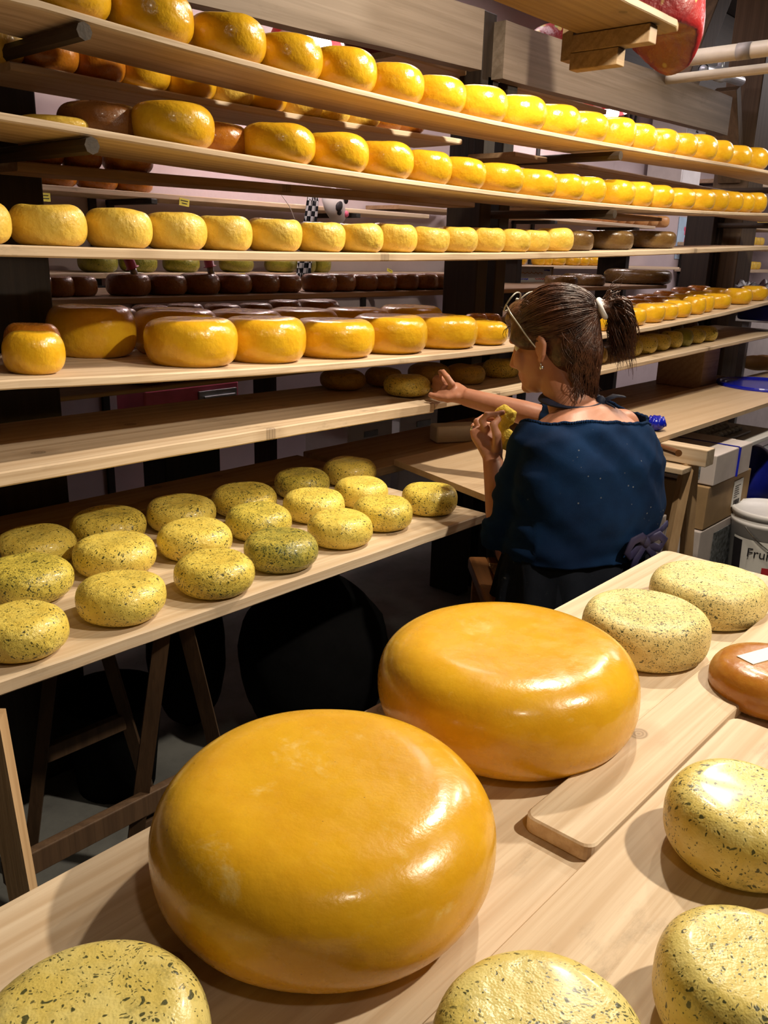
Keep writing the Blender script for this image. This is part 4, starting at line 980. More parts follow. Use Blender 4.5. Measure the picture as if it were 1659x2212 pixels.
# sign boards, leaflets, belts on the wall
def sign():
    a, b = ony(1118, 577, 2.95), ony(1188, 620, 2.95); w, h = b.x - a.x, a.z - b.z
    r = empty('whiteboard', ((a.x + b.x) / 2, 2.95, b.z)); tag(r, 'white handwritten notice board behind the rack right of the middle post', 'sign')
    bm = BM(); box(bm, (0, 0, h / 2), (w, .012, h), None, .002); obj('panel', bm, M['paper'], r)
    bm = BM()
    for zz in (0, h): box(bm, (0, -.004, zz), (w + .012, .02, .008), None, .001)
    for xx in (-w / 2, w / 2): box(bm, (xx, -.004, h / 2), (.008, .02, h), None, .001)
    obj('frame', bm, M['card'], r)
    def scrib(name, m, rows):
        bm = BM()
        for (x0, x1, zf, amp) in rows:
            pts = [(w * (x0 + (x1 - x0) * k / 22) - w / 2, -.0075, h * zf + amp * h * math.sin(k * 2.3) * math.cos(k * .9)) for k in range(23)]
            tube(bm, pts, .0018, 5)
        obj(name, bm, m, r)
    scrib('orange_handwriting', M['wax_orange'], [(.1, .72, .72, .07)])
    scrib('blue_handwriting', M['blue'], [(.06, .3, .42, .05), (.1, .34, .2, .05), (.75, .92, .86, .05), (.78, .95, .4, .04)])
    scrib('red_handwriting', M['red'], [(.5, .78, .42, .05), (.52, .75, .2, .05)])
    bm = BM(); box(bm, (0, .03, -b.z / 2 + .0), (.05, .04, b.z), None, .003); obj('stand', bm, M['iron'], r)
sign()
def leaf(l, t_, r_, b_, Y, m, label, name='leaflet'):
    a, b = ony(l, t_, Y), ony(r_, b_, Y); bm = BM(); box(bm, ((a.x + b.x) / 2, Y, (a.z + b.z) / 2), (abs(b.x - a.x), .004, abs(a.z - b.z)), None, .0005); return tag(obj(name, bm, m), label, 'leaflet')
bm = BM(); a, b = ony(1090, 560, 2.96), ony(1117, 624, 2.96); box(bm, ((a.x + b.x) / 2, 2.975, b.z + .05), (b.x - a.x + .03, .012, a.z - b.z + .1), None, .002); box(bm, ((a.x + b.x) / 2, 2.99, b.z / 2), (.04, .02, b.z), None, .002)
tag(obj('notice_stand', bm, M['iron']), 'dark notice stand behind the middle post with leaflets pinned on it', 'stand')
leaf(1091, 595, 1108, 624, 2.966, M['greenpaper'], 'bright green leaflet pinned right of the middle post')
leaf(1092, 585, 1111, 597, 2.960, M['blue'], 'small blue leaflet pinned above the bright green one')
for i, px in enumerate((1162, 1292, 1312, 1328, 1340, 1352, 1364, 1375)):
    a, b = ony(px, 195 + i * 5, 3.46), ony(px - 6, 275 + i * 4, 3.46); bm = BM()
    n_ = 10; pts = [a.lerp(b, k / n_) + Vector((.01 * math.sin(k * .7 + i), -.0, 0)) for k in range(n_ + 1)]
    tube(bm, pts, [(.022, .004)] * (n_ + 1), 6, up=(1, 0, 0)); ball(bm, a + Vector((0, .015, .01)), (.012, .03, .012), 8, 6)
    tag(obj('hanging_belt', bm, M['iron'], smooth=True), 'dark belt hanging on the back wall, %s from the left' % oname(i), 'belt', 'dark belts hanging on the wall')
def cabinet():
    a, b = ony(1478, 262, 3.2), ony(1512, 330, 3.2); r = empty('wall_cabinet', ((a.x + b.x) / 2, 3.32, 1.9)); tag(r, 'white wall cabinet marked with a curly figure two', 'cabinet'); w = b.x - a.x
    bm = BM(); box(bm, (0, 0, .36), (w, .3, .75), None, .004); obj('body', bm, M['white'], r)
    bm = BM(); box(bm, (0, -.152, .3), (w * .9, .004, .5), None, .001); obj('door', bm, M['white'], r)
    T = Matrix.Translation((-.0, -.156, ony(1497, 278, 3.2).z - 1.9)) @ Matrix.Rotation(PI / 2, 4, 'X'); text_mesh('numeral', '2', .11, M['ink'], T, r)
cabinet()
def framed(l, t_, r_, b_, Y, label, m1, m2):
    a, b = ony(l, t_, Y), ony(r_, b_, Y); w, h = b.x - a.x, a.z - b.z; r = empty('poster', ((a.x + b.x) / 2, Y, b.z)); tag(r, label, 'poster')
    bm = BM(); box(bm, (0, 0, h / 2), (w, .006, h), None, .001); obj('sheet', bm, m1, r)
    bm = BM(); random.seed(int(l))
    for k in range(9): ball(bm, (random.uniform(-.35, .35) * w, -.004, random.uniform(.15, .85) * h), (.06 * w * random.uniform(.6, 1.5), .002, .06 * h * random.uniform(.6, 1.4)), 12, 6)
    obj('printed_shapes', bm, m2, r, True)
framed(1466, 378, 1494, 412, 3.495, 'pink poster with pale round shapes on the back wall', M['pink'], M['paper'])
framed(1468, 468, 1482, 560, 3.495, 'pale blue and pink poster beside the right post', plain('pale blue', (.45, .62, .8), .5, .15, 8), M['pink'])
# shop shelves far right
def shop_unit():
    for k, (py, X0, X1) in enumerate(((398, 8.1, 9.7), (490, 8.1, 9.7), (530, 7.9, 9.7), (582, 7.9, 9.7))):
        p = ony(1630, py, 3.2); z = p.z
        board('shop_shelf', X0, X1, 3.1, YB - .01, lambda X, z=z: z, .03, M['pine'], 'shop shelf at the far right, %s from the top, with small cheeses' % oname(k), 'shelf', seed=60 + k)
        for i in range(6):
            X = 8.58 + i * .105; cheese('pale', X, 3.18, z, .051, .075, 'small pale cheese on the %s shop shelf from the top, %s from the left' % (oname(k), oname(i)), 'small cheeses on the shop shelves')
        sup(X0 + .1, 3.08, YB - .002, z - .03, 'black bracket under the %s shop shelf from the top' % oname(k))
shop_unit()
# counter, foil and scale at the far right
bm = BM(); box(bm, (7.0, 2.45, .55), (1.6, .6, 1.1), None, .01); tag(obj('counter', bm, M['cardwhite']), 'pale pinkish counter at the far right behind the rack', 'counter')
def foil():
    q = ony(1622, 612, 1.9); bm = BM(); n = 26; V = []
    for i in range(n + 1):
        V.append([bm.verts.new(((i / n - .5) * .62 - 0, (k / n - .5) * .32, .05 + .05 * math.exp(-((i / n - .5) ** 2) * 9) * (1 + nz((i * .35, k * .35, 3))) + .03 * abs(nz((i * .5, k * .2, 7))))) for k in range(n + 1)])
    for A, B in zip(V, V[1:]):
        for k in range(n): bm.faces.new((A[k], A[k + 1], B[k + 1], B[k]))
    bmesh.ops.solidify(bm, geom=bm.faces[:], thickness=.003)
    for vtx in bm.verts: vtx.co.z = max(vtx.co.z - .045, 0.0)
    tag(obj('crumpled_foil', bm, M['brownbag'], smooth=True, loc=(q.x - .1, 1.76, Z4(4.9) + .002)), 'crumpled brown foil lying on the far right end of the fourth shelf', 'foil')
foil()
r = empty('side_table', (5.75, 1.66, 0)); tag(r, 'white side table beyond the rack carrying a dark blue scale', 'table')
bm = BM(); box(bm, (0, 0, 1.085), (1.36, .36, .03), None, .003); obj('tabletop', bm, M['white'], r)
for X in (-.6, .6):
    for Y in (-.14, .14):
        bm = BM(); box(bm, (X, Y, .535), (.04, .04, 1.07), None, .003); obj('leg', bm, M['grey'], r)
q = ony(1648, 672, 1.6); r = empty('scale', (q.x + .08, 1.62, 1.10)); tag(r, 'dark blue shop scale on the white side table at the right edge', 'scale')
bm = BM(); box(bm, (0, 0, .04), (.26, .2, .08), None, .02, 3); obj('body', bm, M['bluedark'], r)
bm = BM(); box(bm, (.0, -.06, .11), (.2, .02, .08), Matrix.Rotation(-.5, 3, 'X'), .004); obj('display', bm, M['cardwhite'], r)
# lamps hanging behind the rack
t = NT('lamp glow'); e = t.n('ShaderNodeEmission'); e.inputs[0].default_value = (1, .88, .8, 1); e.inputs[1].default_value = 14; t.l(e.outputs[0], t.out.inputs[0]); M['glow'] = t.m
t = NT('red lamp shade'); c = t.mix(t.ramp(t.voro(t.coord((9, 9, 9), False), 1.0), .3, .4), (.75, .55, .5), (.65, .03, .04)); M['shade'] = t.fin(c, .5, .3); t.b.inputs['Transmission Weight'].default_value = .35
for i, (px, py, Y, lab) in enumerate(((660, 66, 2.9, 'glowing pendant lamp with a red patterned shade behind the left beam'), (1302, 226, 3.0, 'glowing pendant lamp with a red patterned shade below the right beam'))):
    c0 = ony(px, py, Y); r = empty('pendant_lamp', c0); tag(r, lab, 'lamp', None)
    bm = BM(); lathe(bm, [(.05, .16), (.15, -.03), (.165, -.05), (.158, -.05), (.045, .15)], 32, capb=False, capt=False); obj('lamp_shade', bm, M['shade'], r, True)
    bm = BM(); ball(bm, (0, 0, -.05), (.11, .11, .055), 20, 14); obj('bulb', bm, M['glow'], r, True)
    bm = BM(); tube(bm, [(0, 0, .15), (0, 0, ZT - c0.z - .005)], .004, 8); obj('cord', bm, M['iron'], r)
# ------------------------------------------------------------------ the woman
def V(*a): return Vector(a)
hip = V(1.77, .93, .64)
FACE = V(.30, .95, 0).normalized()          # direction the torso faces
SIDE = V(FACE.y, -FACE.x, 0)                # her right
shL, shR = V(1.69, 1.025, .985), V(1.945, .945, 1.0)
elL, wrL = ony(1084, 1150, 1.085), ony(1064, 988, 1.2)
elR, wrR = ony(1182, 905, 1.2), ony(1004, 857, 1.42)
neck0, neck1 = V(1.808, 1.0, 1.045), V(1.80, 1.05, 1.13)
HC = ony(1188, 742, 1.08)                   # head centre
hf = V(-.10, .965, -.24).normalized()       # face direction
hr = hf.cross(V(0, 0, 1)).normalized(); hu = hr.cross(hf).normalized()
HM = Matrix((hr, hf, hu)).transposed()      # local (right, forward, up) -> world
def hp(r, f, u): return HC + HM @ V(r, f, u)

def torso(bm, g=0.0, top=True):
    rings = [(V(1.77, .955, .60), .185 + g, .12 + g), (V(1.77, .95, .67), .195 + g, .12 + g), (V(1.778, .935, .75), .196 + g, .118 + g), (V(1.785, .925, .84), .190 + g, .118 + g),
             (V(1.79, .935, .92), .189 + g, .122 + g), (V(1.795, .96, .985), .170 + g, .108 + g), (V(1.803, .985, 1.03), .12 + g, .08 + g)]
    if top: rings.append((V(1.806, 1.0, 1.055), .07 + g, .058 + g))
    tube(bm, [r[0] for r in rings], [(r[1], r[2]) for r in rings], 36, True, SIDE)
    # shoulder yoke
    tube(bm, [shL + V(-.01, 0, -.01), shL.lerp(V(1.80, .985, 1.02), .55), V(1.805, .985, 1.028), shR.lerp(V(1.80, .985, 1.02), .55), shR + V(.01, 0, -.01)], [.052 + g, .058 + g, .055 + g, .058 + g, .052 + g], 18)
def arm(bm, s, e, w, ru, re, rw, g=0.0, stop=1.0):
    mid = s.lerp(e, .5)
    tube(bm, [s, s.lerp(e, .3), mid, e], [ru + g, ru * .96 + g, ru * .9 + g, re + g], 18)
    ball(bm, s, ru + g, 18, 12); ball(bm, e, re + g * 1.0, 16, 10)
    f = e.lerp(w, stop)
    tube(bm, [e, e.lerp(w, .28 * stop), e.lerp(w, .65 * stop), f], [re + g, re * 1.0 + g, (re * .45 + rw * .55) + g, (rw if stop == 1 else re * .9) + g], 16)

def segd(p, a, b):
    d = b - a; f = max(0, min(1, (p - a).dot(d) / d.length_squared)); return (p - (a + d * f)).length
def finger(bm, pts, r0, r1):
    n = len(pts); rr = [r0 + (r1 - r0) * i / (n - 1) for i in range(n)]
    tube(bm, pts, rr, 10); ball(bm, pts[-1], rr[-1], 10, 8)
    for p, r in zip(pts[:-1], rr): ball(bm, p, r * 1.06, 10, 8)

body = BM()
torso(body, -.007)
arm(body, shL, elL, wrL, .044, .034, .0255)
arm(body, shR, elR, wrR, .044, .034, .0255)
# neck
tube(body, [neck0 + V(0, -.01, -.03), neck0, neck0.lerp(neck1, .5), neck1, hp(0, -.01, -.04)], [.075, .062, .053, .052, .05], 20)
# head: skull, jaw, cheeks, nose, brows, lips, chin, ears
ball(body, hp(0, -.012, .035), (.071, .090, .082), 28, 20, HM)
ball(body, hp(0, .018, -.035), (.060, .070, .078), 28, 20, HM)
ball(body, hp(0, .045, -.078), (.040, .040, .034), 20, 14, HM)
ball(body, hp(0, .072, -.094), (.021, .017, .016), 14, 10, HM)
for s in (-1, 1):
    ball(body, hp(s * .036, .058, -.028), (.026, .024, .028), 14, 10, HM)
    ball(body, hp(s * .03, .073, .022), (.028, .012, .011), 14, 10, HM)
    ball(body, hp(s * .012, .089, -.038), (.009, .010, .008), 10, 8, HM)
    tube(body, [hp(s * .069, -.004, .016), hp(s * .078, -.016, .018), hp(s * .081, -.024, .0), hp(s * .078, -.016, -.022), hp(s * .068, -.002, -.038)], [.006, .0075, .0075, .007, .0075], 8)
    ball(body, hp(s * .070, -.008, -.008), (.007, .014, .026), 12, 10, HM)
tube(body, [hp(0, .080, .018), hp(0, .092, -.008), hp(0, .105, -.036), hp(0, .088, -.044)], [.008, .009, .0115, .008], 10)
ball(body, hp(0, .081, -.060), (.022, .011, .0065), 14, 8, HM); ball(body, hp(0, .080, -.071), (.019, .011, .0065), 14, 8, HM)
# left hand (raised, curled around the sponge); picture columns/rows and distance along the view
def dp(l): return [dep(*q) for q in l]
tl = 2.165
tube(body, [wrL, dep(1060, 962, 2.165), dep(1050, 938, 2.17), dep(1044, 922, 2.175)], [(.026, .020), (.036, .021), (.043, .020), (.040, .016)], 16, up=tuple(ROT @ np.array([1, .25, .15])))
finger(body, dp([(1050, 925, 2.15), (1041, 909, 2.145), (1052, 896, 2.135), (1070, 895, 2.135), (1086, 891, 2.14)]), .0105, .0075)
finger(body, dp([(1036, 928, 2.17), (1030, 911, 2.185), (1044, 902, 2.20), (1062, 904, 2.205), (1076, 906, 2.20)]), .0105, .0075)
finger(body, dp([(1029, 936, 2.19), (1024, 920, 2.215), (1040, 914, 2.235), (1058, 918, 2.235), (1072, 921, 2.225)]), .0098, .0072)
finger(body, dp([(1027, 945, 2.205), (1022, 934, 2.23), (1036, 930, 2.25), (1052, 934, 2.245)]), .0088, .0065)
finger(body, dp([(1074, 966, 2.145), (1073, 938, 2.12), (1066, 917, 2.115), (1077, 906, 2.125)]), .0135, .0085)
# right hand (reaching to the cheese)
th = 2.43
hand_up = tuple(ROT @ np.array([.3, -.9, .2]))
W2 = dep(1004, 857, (wrR - Vector(CAM)).dot(Vector(ROT @ np.array([0, 0, 1.0]))))
tw = (wrR - Vector(CAM)).dot(Vector(ROT @ np.array([0, 0, 1.0])))
tube(body, [wrR, dep(990, 851, tw + .01), dep(975, 844, tw + .02), dep(962, 838, tw + .035)], [(.020, .026), (.019, .033), (.018, .038), (.014, .036)], 16, up=tuple(ROT @ np.array([-.5, .1, .85])))
finger(body, dp([(976, 830, tw + .0), (966, 815, tw + .0), (957, 804, tw + .02), (950, 804, tw + .05)]), .0105, .0075)
finger(body, dp([(966, 830, tw + .03), (954, 820, tw + .05), (944, 816, tw + .08), (938, 820, tw + .11)]), .0108, .0078)
finger(body, dp([(962, 840, tw + .05), (949, 832, tw + .075), (940, 830, tw + .105), (935, 834, tw + .13)]), .010, .0075)
finger(body, dp([(962, 849, tw + .055), (950, 844, tw + .08), (942, 842, tw + .10), (938, 845, tw + .12)]), .009, .0068)
finger(body, dp([(988, 858, tw - .005), (967, 861, tw + .0), (947, 858, tw + .012), (930, 853, tw + .02)]), .0135, .0085)
# legs are part of the one body surface
LD = V(.75, .66, 0); LS = V(.66, -.75, 0)
hip = V(1.775, .955, .675)
kL, kR = hip + LD * .37 - LS * .10 + V(0, 0, -.03), hip + LD * .37 + LS * .12 + V(0, 0, -.03)
fL, fR = V(kL.x + .02, kL.y, .09), V(kR.x + .04, kR.y, .09)
for s, k, f in ((-.085, kL, fL), (.085, kR, fR)):
    h0 = hip + LS * s + LD * .02 + V(0, 0, -.015)
    tube(body, [h0, h0.lerp(k, .5), k], [.078, .072, .056], 18); ball(body, k, .058, 16, 10)
    tube(body, [k, k.lerp(f, .35), f], [.055, .052, .036], 16)
    tube(body, [f + LD * -.04 + V(0, 0, -.045), f + LD * .06 + V(0, 0, -.055), f + LD * .15 + V(0, 0, -.065)], [(.034, .036), (.038, .03), (.036, .02)], 14)
bb = remesh_obj(body, .0042, 3, .5)
t = NT('skin'); v = t.coord(rnd=False)
c = t.mix(t.ramp(t.noise(v, 14, 5, .6), .3, .7), (.50, .235, .15), (.44, .19, .115)); c = t.mix(t.ramp(t.noise(v, 60, 3, .6), .6, .75, 0, .25), c, (.38, .13, .08))
t.bump(t.noise(v, 220, 3), .12, .0015); M['skin'] = t.fin(c, .45, .4, 0, 0, .1, .12, (.012, .005, .003))
person = obj('person', bb, M['skin'], None, True)
tag(person, 'seated person in a dark blue top, seen from behind, reaching to the shelf', 'person')

# ---- blue top
sb = BM()
torso(sb, .012, True)
elbowstopL = 0.0
elS = elL + V(.012, -.012, -.004)
tube(sb, [shL, shL.lerp(elS, .35), shL.lerp(elS, .7), elS, elS.lerp(wrL, .14)], [.060, .060, .058, .056, .054], 20); ball(sb, shL, .058, 18, 12); ball(sb, elL + V(0, 0, -.004), .056, 16, 10)
tube(sb, [shR, shR.lerp(elR, .35), shR.lerp(elR, .75), elR, elR.lerp(wrR, .12)], [.064, .062, .056, .050, .047], 20); ball(sb, shR, .062, 18, 12)
sb = remesh_obj(sb, .007, 4, .5)
sb.normal_update()
NC, NR = V(1.84, .995, 1.075), (.185, .15, .115)
dele = []
cuffL = (wrL - elL).normalized(); cuffR = (wrR - elR).normalized()
for vt in sb.verts:
    p = vt.co.copy()
    d = p - NC; a = d.dot(SIDE) / NR[0]; b = d.dot(FACE) / NR[1]; c_ = d.z / NR[2]
    if a * a + b * b + c_ * c_ < 1: dele.append(vt); continue
    if p.z < .722: dele.append(vt); continue
    if segd(p, elL, wrL) < segd(p, shL, elL) - .004 and segd(p, elL, wrL) < .085 and (p - elL).dot(cuffL) > .034: dele.append(vt); continue
    if segd(p, elR, wrR) < segd(p, shR, elR) and segd(p, elR, wrR) < .085 and (p - elR).dot(cuffR) > .020: dele.append(vt); continue
    # drapery: diagonal pulls from the right shoulder and folds at the waist
    u = p.dot(SIDE); w = p.z
    f1 = noise.noise(V(u * 5 + w * 7, w * 5 - u * 6.0, p.y * 4)) ; f2 = noise.noise(V((u + w * .9) * 19, (w - u * .5) * 5, 3))
    f3 = max(0, 1 - abs(w - .70) / .12) * noise.noise(V(u * 5, w * 34, 8))
    arms_ = 1.0 if (p - elL).length < .16 or (p - elR).length < .14 else 0.0
    f4 = arms_ * noise.noise(V(p.x * 9, p.y * 9, p.z * 42))
    g1 = noise.noise(V((u * .75 + w * .66) * 5, (w * .75 - u * .66) * 26, 5)); g1 = (1 - abs(g1) * 2.2) ** 1 * .5
    rb = max(0, min(1, (u - 1.0) * 0 + (p - shR).length < .33 and 1 - (p - shR).length / .33 or 0))
    vt.co += vt.normal * (.009 * f1 + .008 * f2 + .011 * f3 + .010 * f4 + .010 * g1 * (.35 + rb))
bmesh.ops.delete(sb, geom=dele, context='VERTS')
for _ in range(3): bmesh.ops.smooth_vert(sb, verts=[q for q in sb.verts if q.is_boundary], factor=.5, use_axis_x=True, use_axis_y=True, use_axis_z=True)
bedges = [e for e in sb.edges if e.is_boundary]
hemloops = [(e.verts[0].co.copy(), e.verts[1].co.copy()) for e in bedges]
bmesh.ops.solidify(sb, geom=sb.faces[:], thickness=.003)
t = NT('navy jersey'); v = t.coord(rnd=False)
c = t.mix(t.ramp(t.noise(v, 7, 5, .6), .3, .7), (.002, .010, .036), (.0035, .020, .066))
sp = t.voro(v, 55.0); msk = t.ramp(t.noise(v, 5, 3, .6), .56, .66)
c = t.mix(t.math('MULTIPLY', t.math('MULTIPLY', t.ramp(sp, .07, .13, 1, 0), msk), .55), c, (.30, .32, .33))
t.bump(t.noise(v, 420, 2), .25, .001); M['jersey'] = t.fin(c, .9, .12)
shirt = obj('top', sb, M['jersey'], person, True); shirt['label'] = 'dark blue three-quarter-sleeve top'
hb = BM()
for p, q in hemloops:
    if p.z > .9 and (p - elL).length > .13 and (p - elR).length > .13: tube(hb, [p, q], .0042, 6, True)
o = obj('neckline', hb, M['jersey'], shirt, True)

# ---- trousers and apron
tb = BM()
tube(tb, [V(1.77, .955, .592), V(1.77, .95, .66), V(1.772, .945, .69)], [(.192, .12), (.198, .118), (.196, .116)], 32, True, SIDE)
for s, k, f in ((-.085, kL, fL), (.085, kR, fR)):
    h0 = hip + LS * s * .8 + LD * .06 + V(0, 0, -.015)
    tube(tb, [h0, h0.lerp(k, .5), k], [.082, .084, .07], 18); ball(tb, k, .07, 16, 10); tube(tb, [k, k.lerp(f, .4), f + V(0, 0, .0)], [.067, .064, .056], 16)
tb = remesh_obj(tb, .009, 3)
tb.normal_update()
for vt in tb.verts: vt.co += vt.normal * .006 * noise.noise(vt.co * 16)
tr = obj('trousers', tb, M['apron'], person, True)
for s, f in ((-1, fL), (1, fR)):
    bm = BM(); tube(bm, [f + LD * -.055 + V(0, 0, -.05), f + V(0, .0, -.045), f + LD * .08 + V(0, 0, -.055), f + LD * .165 + V(0, 0, -.068)], [(.036, .038), (.043, .044), (.046, .033), (.038, .02)], 16)
    bm2 = remesh_obj(bm, .008, 2); obj('shoe', bm2, M['black'], person, True)
ab = BM(); n = 60; rows_ = []
for j, (z, rx, ry) in enumerate(((.742, .200, .120), (.725, .205, .124), (.69, .211, .130), (.63, .217, .134), (.585, .222, .138))):
    rg = []
    for k in range(n):
        a = 2 * PI * k / n; fo = .004 * j * math.sin(a * 11 + z * 9)
        rg.append(ab.verts.new(V(1.774, .944, z) + SIDE * ((rx + fo) * math.cos(a)) + FACE * ((ry + fo) * math.sin(a))))
    rows_.append(rg)
for A, B in zip(rows_, rows_[1:]):
    for k in range(n): ab.faces.new((A[k], A[(k + 1) % n], B[(k + 1) % n], B[k]))
bmesh.ops.solidify(ab, geom=ab.faces[:], thickness=.003)
t = NT('dark apron cloth'); v = t.coord(rnd=False); c = t.mix(t.ramp(t.noise(v, 9, 4), .3, .7), (.010, .013, .022), (.018, .022, .034))
sm_ = t.math('MULTIPLY', t.ramp(t.noise(t.coord((22, 22, 60), False), 1.6, 6, .75), .62, .70), t.ramp(t.noise(v, 4, 3), .5, .6)); c = t.mix(t.math('MULTIPLY', sm_, .5), c, (.25, .25, .24))
t.bump(t.noise(v, 200, 2), .2, .001); apm = t.fin(c, .8, .2)
ap = obj('apron', ab, apm, person, True)
bm = BM(); pts = [V(1.774, .944, .728) + SIDE * (.206 * math.cos(a)) + FACE * (.126 * math.sin(a)) + V(0, 0, .006 * math.sin(a * 3)) for a in np.linspace(0, 2 * PI, 61)[:-1]]
tube(bm, pts, [(.004, .013)] * 60, 8, up=(0, 0, 1), closed=True); bm.free()
# bow at the right back of the waist
kc = ony(1392, 1208, .80); bc = V(1.774, .944, .772) + SIDE * .075 + FACE * -.139
bm = BM(); ball(bm, bc, (.016, .014, .016), 14, 10)
def ribbon(pts, w=.013): tube(bm, pts, [(.0035, w)] * len(pts), 8, up=tuple(FACE))
B = lambda s, f, u: bc + SIDE * s + FACE * f + V(0, 0, u)
ribbon([B(0, -.004, 0), B(-.03, -.016, .020), B(-.055, -.016, .014), B(-.066, -.012, -.012), B(-.05, -.008, -.026), B(-.018, -.004, -.010), B(0, -.004, 0)], .012)
ribbon([B(0, -.004, 0), B(.03, -.016, .016), B(.052, -.014, .0), B(.042, -.010, -.02), B(.014, -.005, -.010), B(0, -.004, 0)], .011)
ribbon([B(0, -.004, -.005), B(-.028, -.008, -.035), B(-.04, -.006, -.07)], .011)
ribbon([B(0, -.004, -.005), B(.025, -.006, -.03), B(.038, -.006, -.055)], .011)
ribbon([B(0, .004, 0), B(.06, .012, .012), B(.105, .03, .02)], .010)
o = obj('bow', bm, M['purple'], ap, True); o['label'] = 'purple-blue apron bow'
# apron neck loop with a knot at the nape
nq = neck0.lerp(neck1, .35)
bm = BM(); nd = (neck1 - neck0).normalized()
pts = [nq + SIDE * (.066 * math.cos(a)) + FACE * (.064 * math.sin(a) - .004) + nd * (.012 * math.sin(a + .6)) for a in np.linspace(0, 2 * PI, 41)[:-1]]
tube(bm, pts, [(.004, .013)] * 40, 8, up=tuple(nd), closed=True)
kn = nq + SIDE * .035 - FACE * .066
ball(bm, kn, (.014, .012, .016), 12, 8)
tube(bm, [kn, kn + SIDE * .03 + V(0, -.012, .015), kn + SIDE * .052 + V(0, -.016, .012)], [(.003, .01), (.004, .014), (.003, .012)], 8, up=(0, 0, 1))
tube(bm, [kn, kn + SIDE * .02 + V(0, -.014, -.012), kn + SIDE * .03 + V(0, -.016, -.03)], [(.003, .01), (.003, .011), (.003, .009)], 8, up=tuple(SIDE))
obj('neck_strap', bm, M['navyband'], ap, True)

# ---- hair
hb = BM()
ball(hb, hp(0, -.022, .046), (.083, .098, .084), 32, 24, HM)
ball(hb, hp(0, -.056, -.005), (.074, .066, .074), 28, 20, HM)
ball(hb, hp(0, .05, .078), (.062, .048, .038), 20, 14, HM)
for s in (-1, 1): ball(hb, hp(s * .056, .022, .032), (.026, .052, .042), 18, 12, HM)
tube(hb, [hp(0, -.06, -.03), hp(.0, -.064, -.07), hp(.0, -.062, -.10)], [.05, .040, .026], 16)
tie = hp(.035, -.125, .058)
tube(hb, [hp(.02, -.085, .05), tie], [.035, .02], 14)
tube(hb, [tie, tie + HM @ V(.012, -.018, .004), tie + HM @ V(.018, -.024, -.012)], [.014, .016, .010], 12)
hb = remesh_obj(hb, .005, 3); hb.normal_update()
for vt in hb.verts:
    l = HM.transposed() @ (vt.co - HC)
    # combing grooves that run from the forehead to the tie
    g = noise.noise(V(l.x * 46 + l.z * 20, l.z * 52 - l.y * 12, l.y * 10)); vt.co += vt.normal * (.0042 * g + .003 * noise.noise(vt.co * 24))
rng = random.Random(5)
def strand(pts, r):
    tube(hb, pts, [r * (1 - .75 * abs(2 * i / (len(pts) - 1) - .85)) for i in range(len(pts))], 4, False)
def cap_pt(th, ph, k):
    # ellipsoid of the hair cap
    return hp(.083 * k * math.cos(ph) * math.sin(th), -.022 + .098 * k * math.cos(ph) * math.cos(th), .046 + .084 * k * math.sin(ph))
tl_ = HM.transposed() @ (tie - HC)
for i in range(560):
    th = rng.uniform(-2.0, 2.0); ph = rng.uniform(-.35, 1.35); k0 = rng.uniform(1.0, 1.06)
    a = V(math.cos(ph) * math.sin(th), math.cos(ph) * math.cos(th), math.sin(ph))
    b = V(.36, -1.0, .12).normalized(); n_ = 9; pts = []
    ph1 = rng.uniform(-.18, .18)
    f_end = rng.uniform(.5, 1.0)
    for j in range(n_ + 1):
        f = j / n_ * f_end; d = (a * (1 - f) + b * f); d.normalize()
        d += V(noise.noise(V(i, f * 2, 0)), noise.noise(V(i, f * 2, 5)), noise.noise(V(i, f * 2, 9))) * .06
        kk = k0 + .018 * math.sin(f * 3 + i)
        pts.append(hp(.083 * kk * d.x, -.022 + .098 * kk * d.y, .046 + .084 * kk * d.z))
    strand(pts, rng.uniform(.0007, .0017))
for i in range(760):   # hair drawn from the back of the head and nape towards the tie or hanging down
    th = PI + rng.uniform(-1.25, 1.25); z0 = rng.uniform(-.10, .03)
    def bk(th, z, k): return hp(math.sin(th) * (.076 - max(0, -z - .03) * .45) * k, -.045 + math.cos(th) * (.076 - max(0, -z - .04) * .25) * k, z)
    dz = rng.uniform(-.09, -.03) if i % 2 else .06 - z0; n_ = 8; pts = []
    for j in range(n_ + 1):
        f = j / n_; z = z0 + dz * f
        if i % 2 == 0: th_ = th * (1 - f) + (PI - .3) * f
        else: th_ = th + .12 * math.sin(f * 3 + i)
        pts.append(bk(th_, z, 1.0 + .05 * rng.random() * 0 + .035 * noise.noise(V(i, f * 2, 3)) + .02))
    strand(pts, rng.uniform(.0008, .0018))
for i in range(130):   # curls at the forehead and temples
    s = rng.uniform(-1, 1); base = hp(s * .066, .058 + rng.uniform(-.03, .028) - abs(s) * .035, .075 + rng.uniform(-.035, .03)); d = HM @ V(s * .5, rng.uniform(.3, 1), rng.uniform(-.7, .5)); d.normalize()
    r_ = rng.uniform(.006, .016); pts = [base + d * (r_ * 2.2 * j / 8) + HM @ V(0, r_ * math.sin(j * .8 + i), r_ * math.cos(j * .8 + i) - r_) for j in range(9)]
    strand(pts, rng.uniform(.0006, .0014))
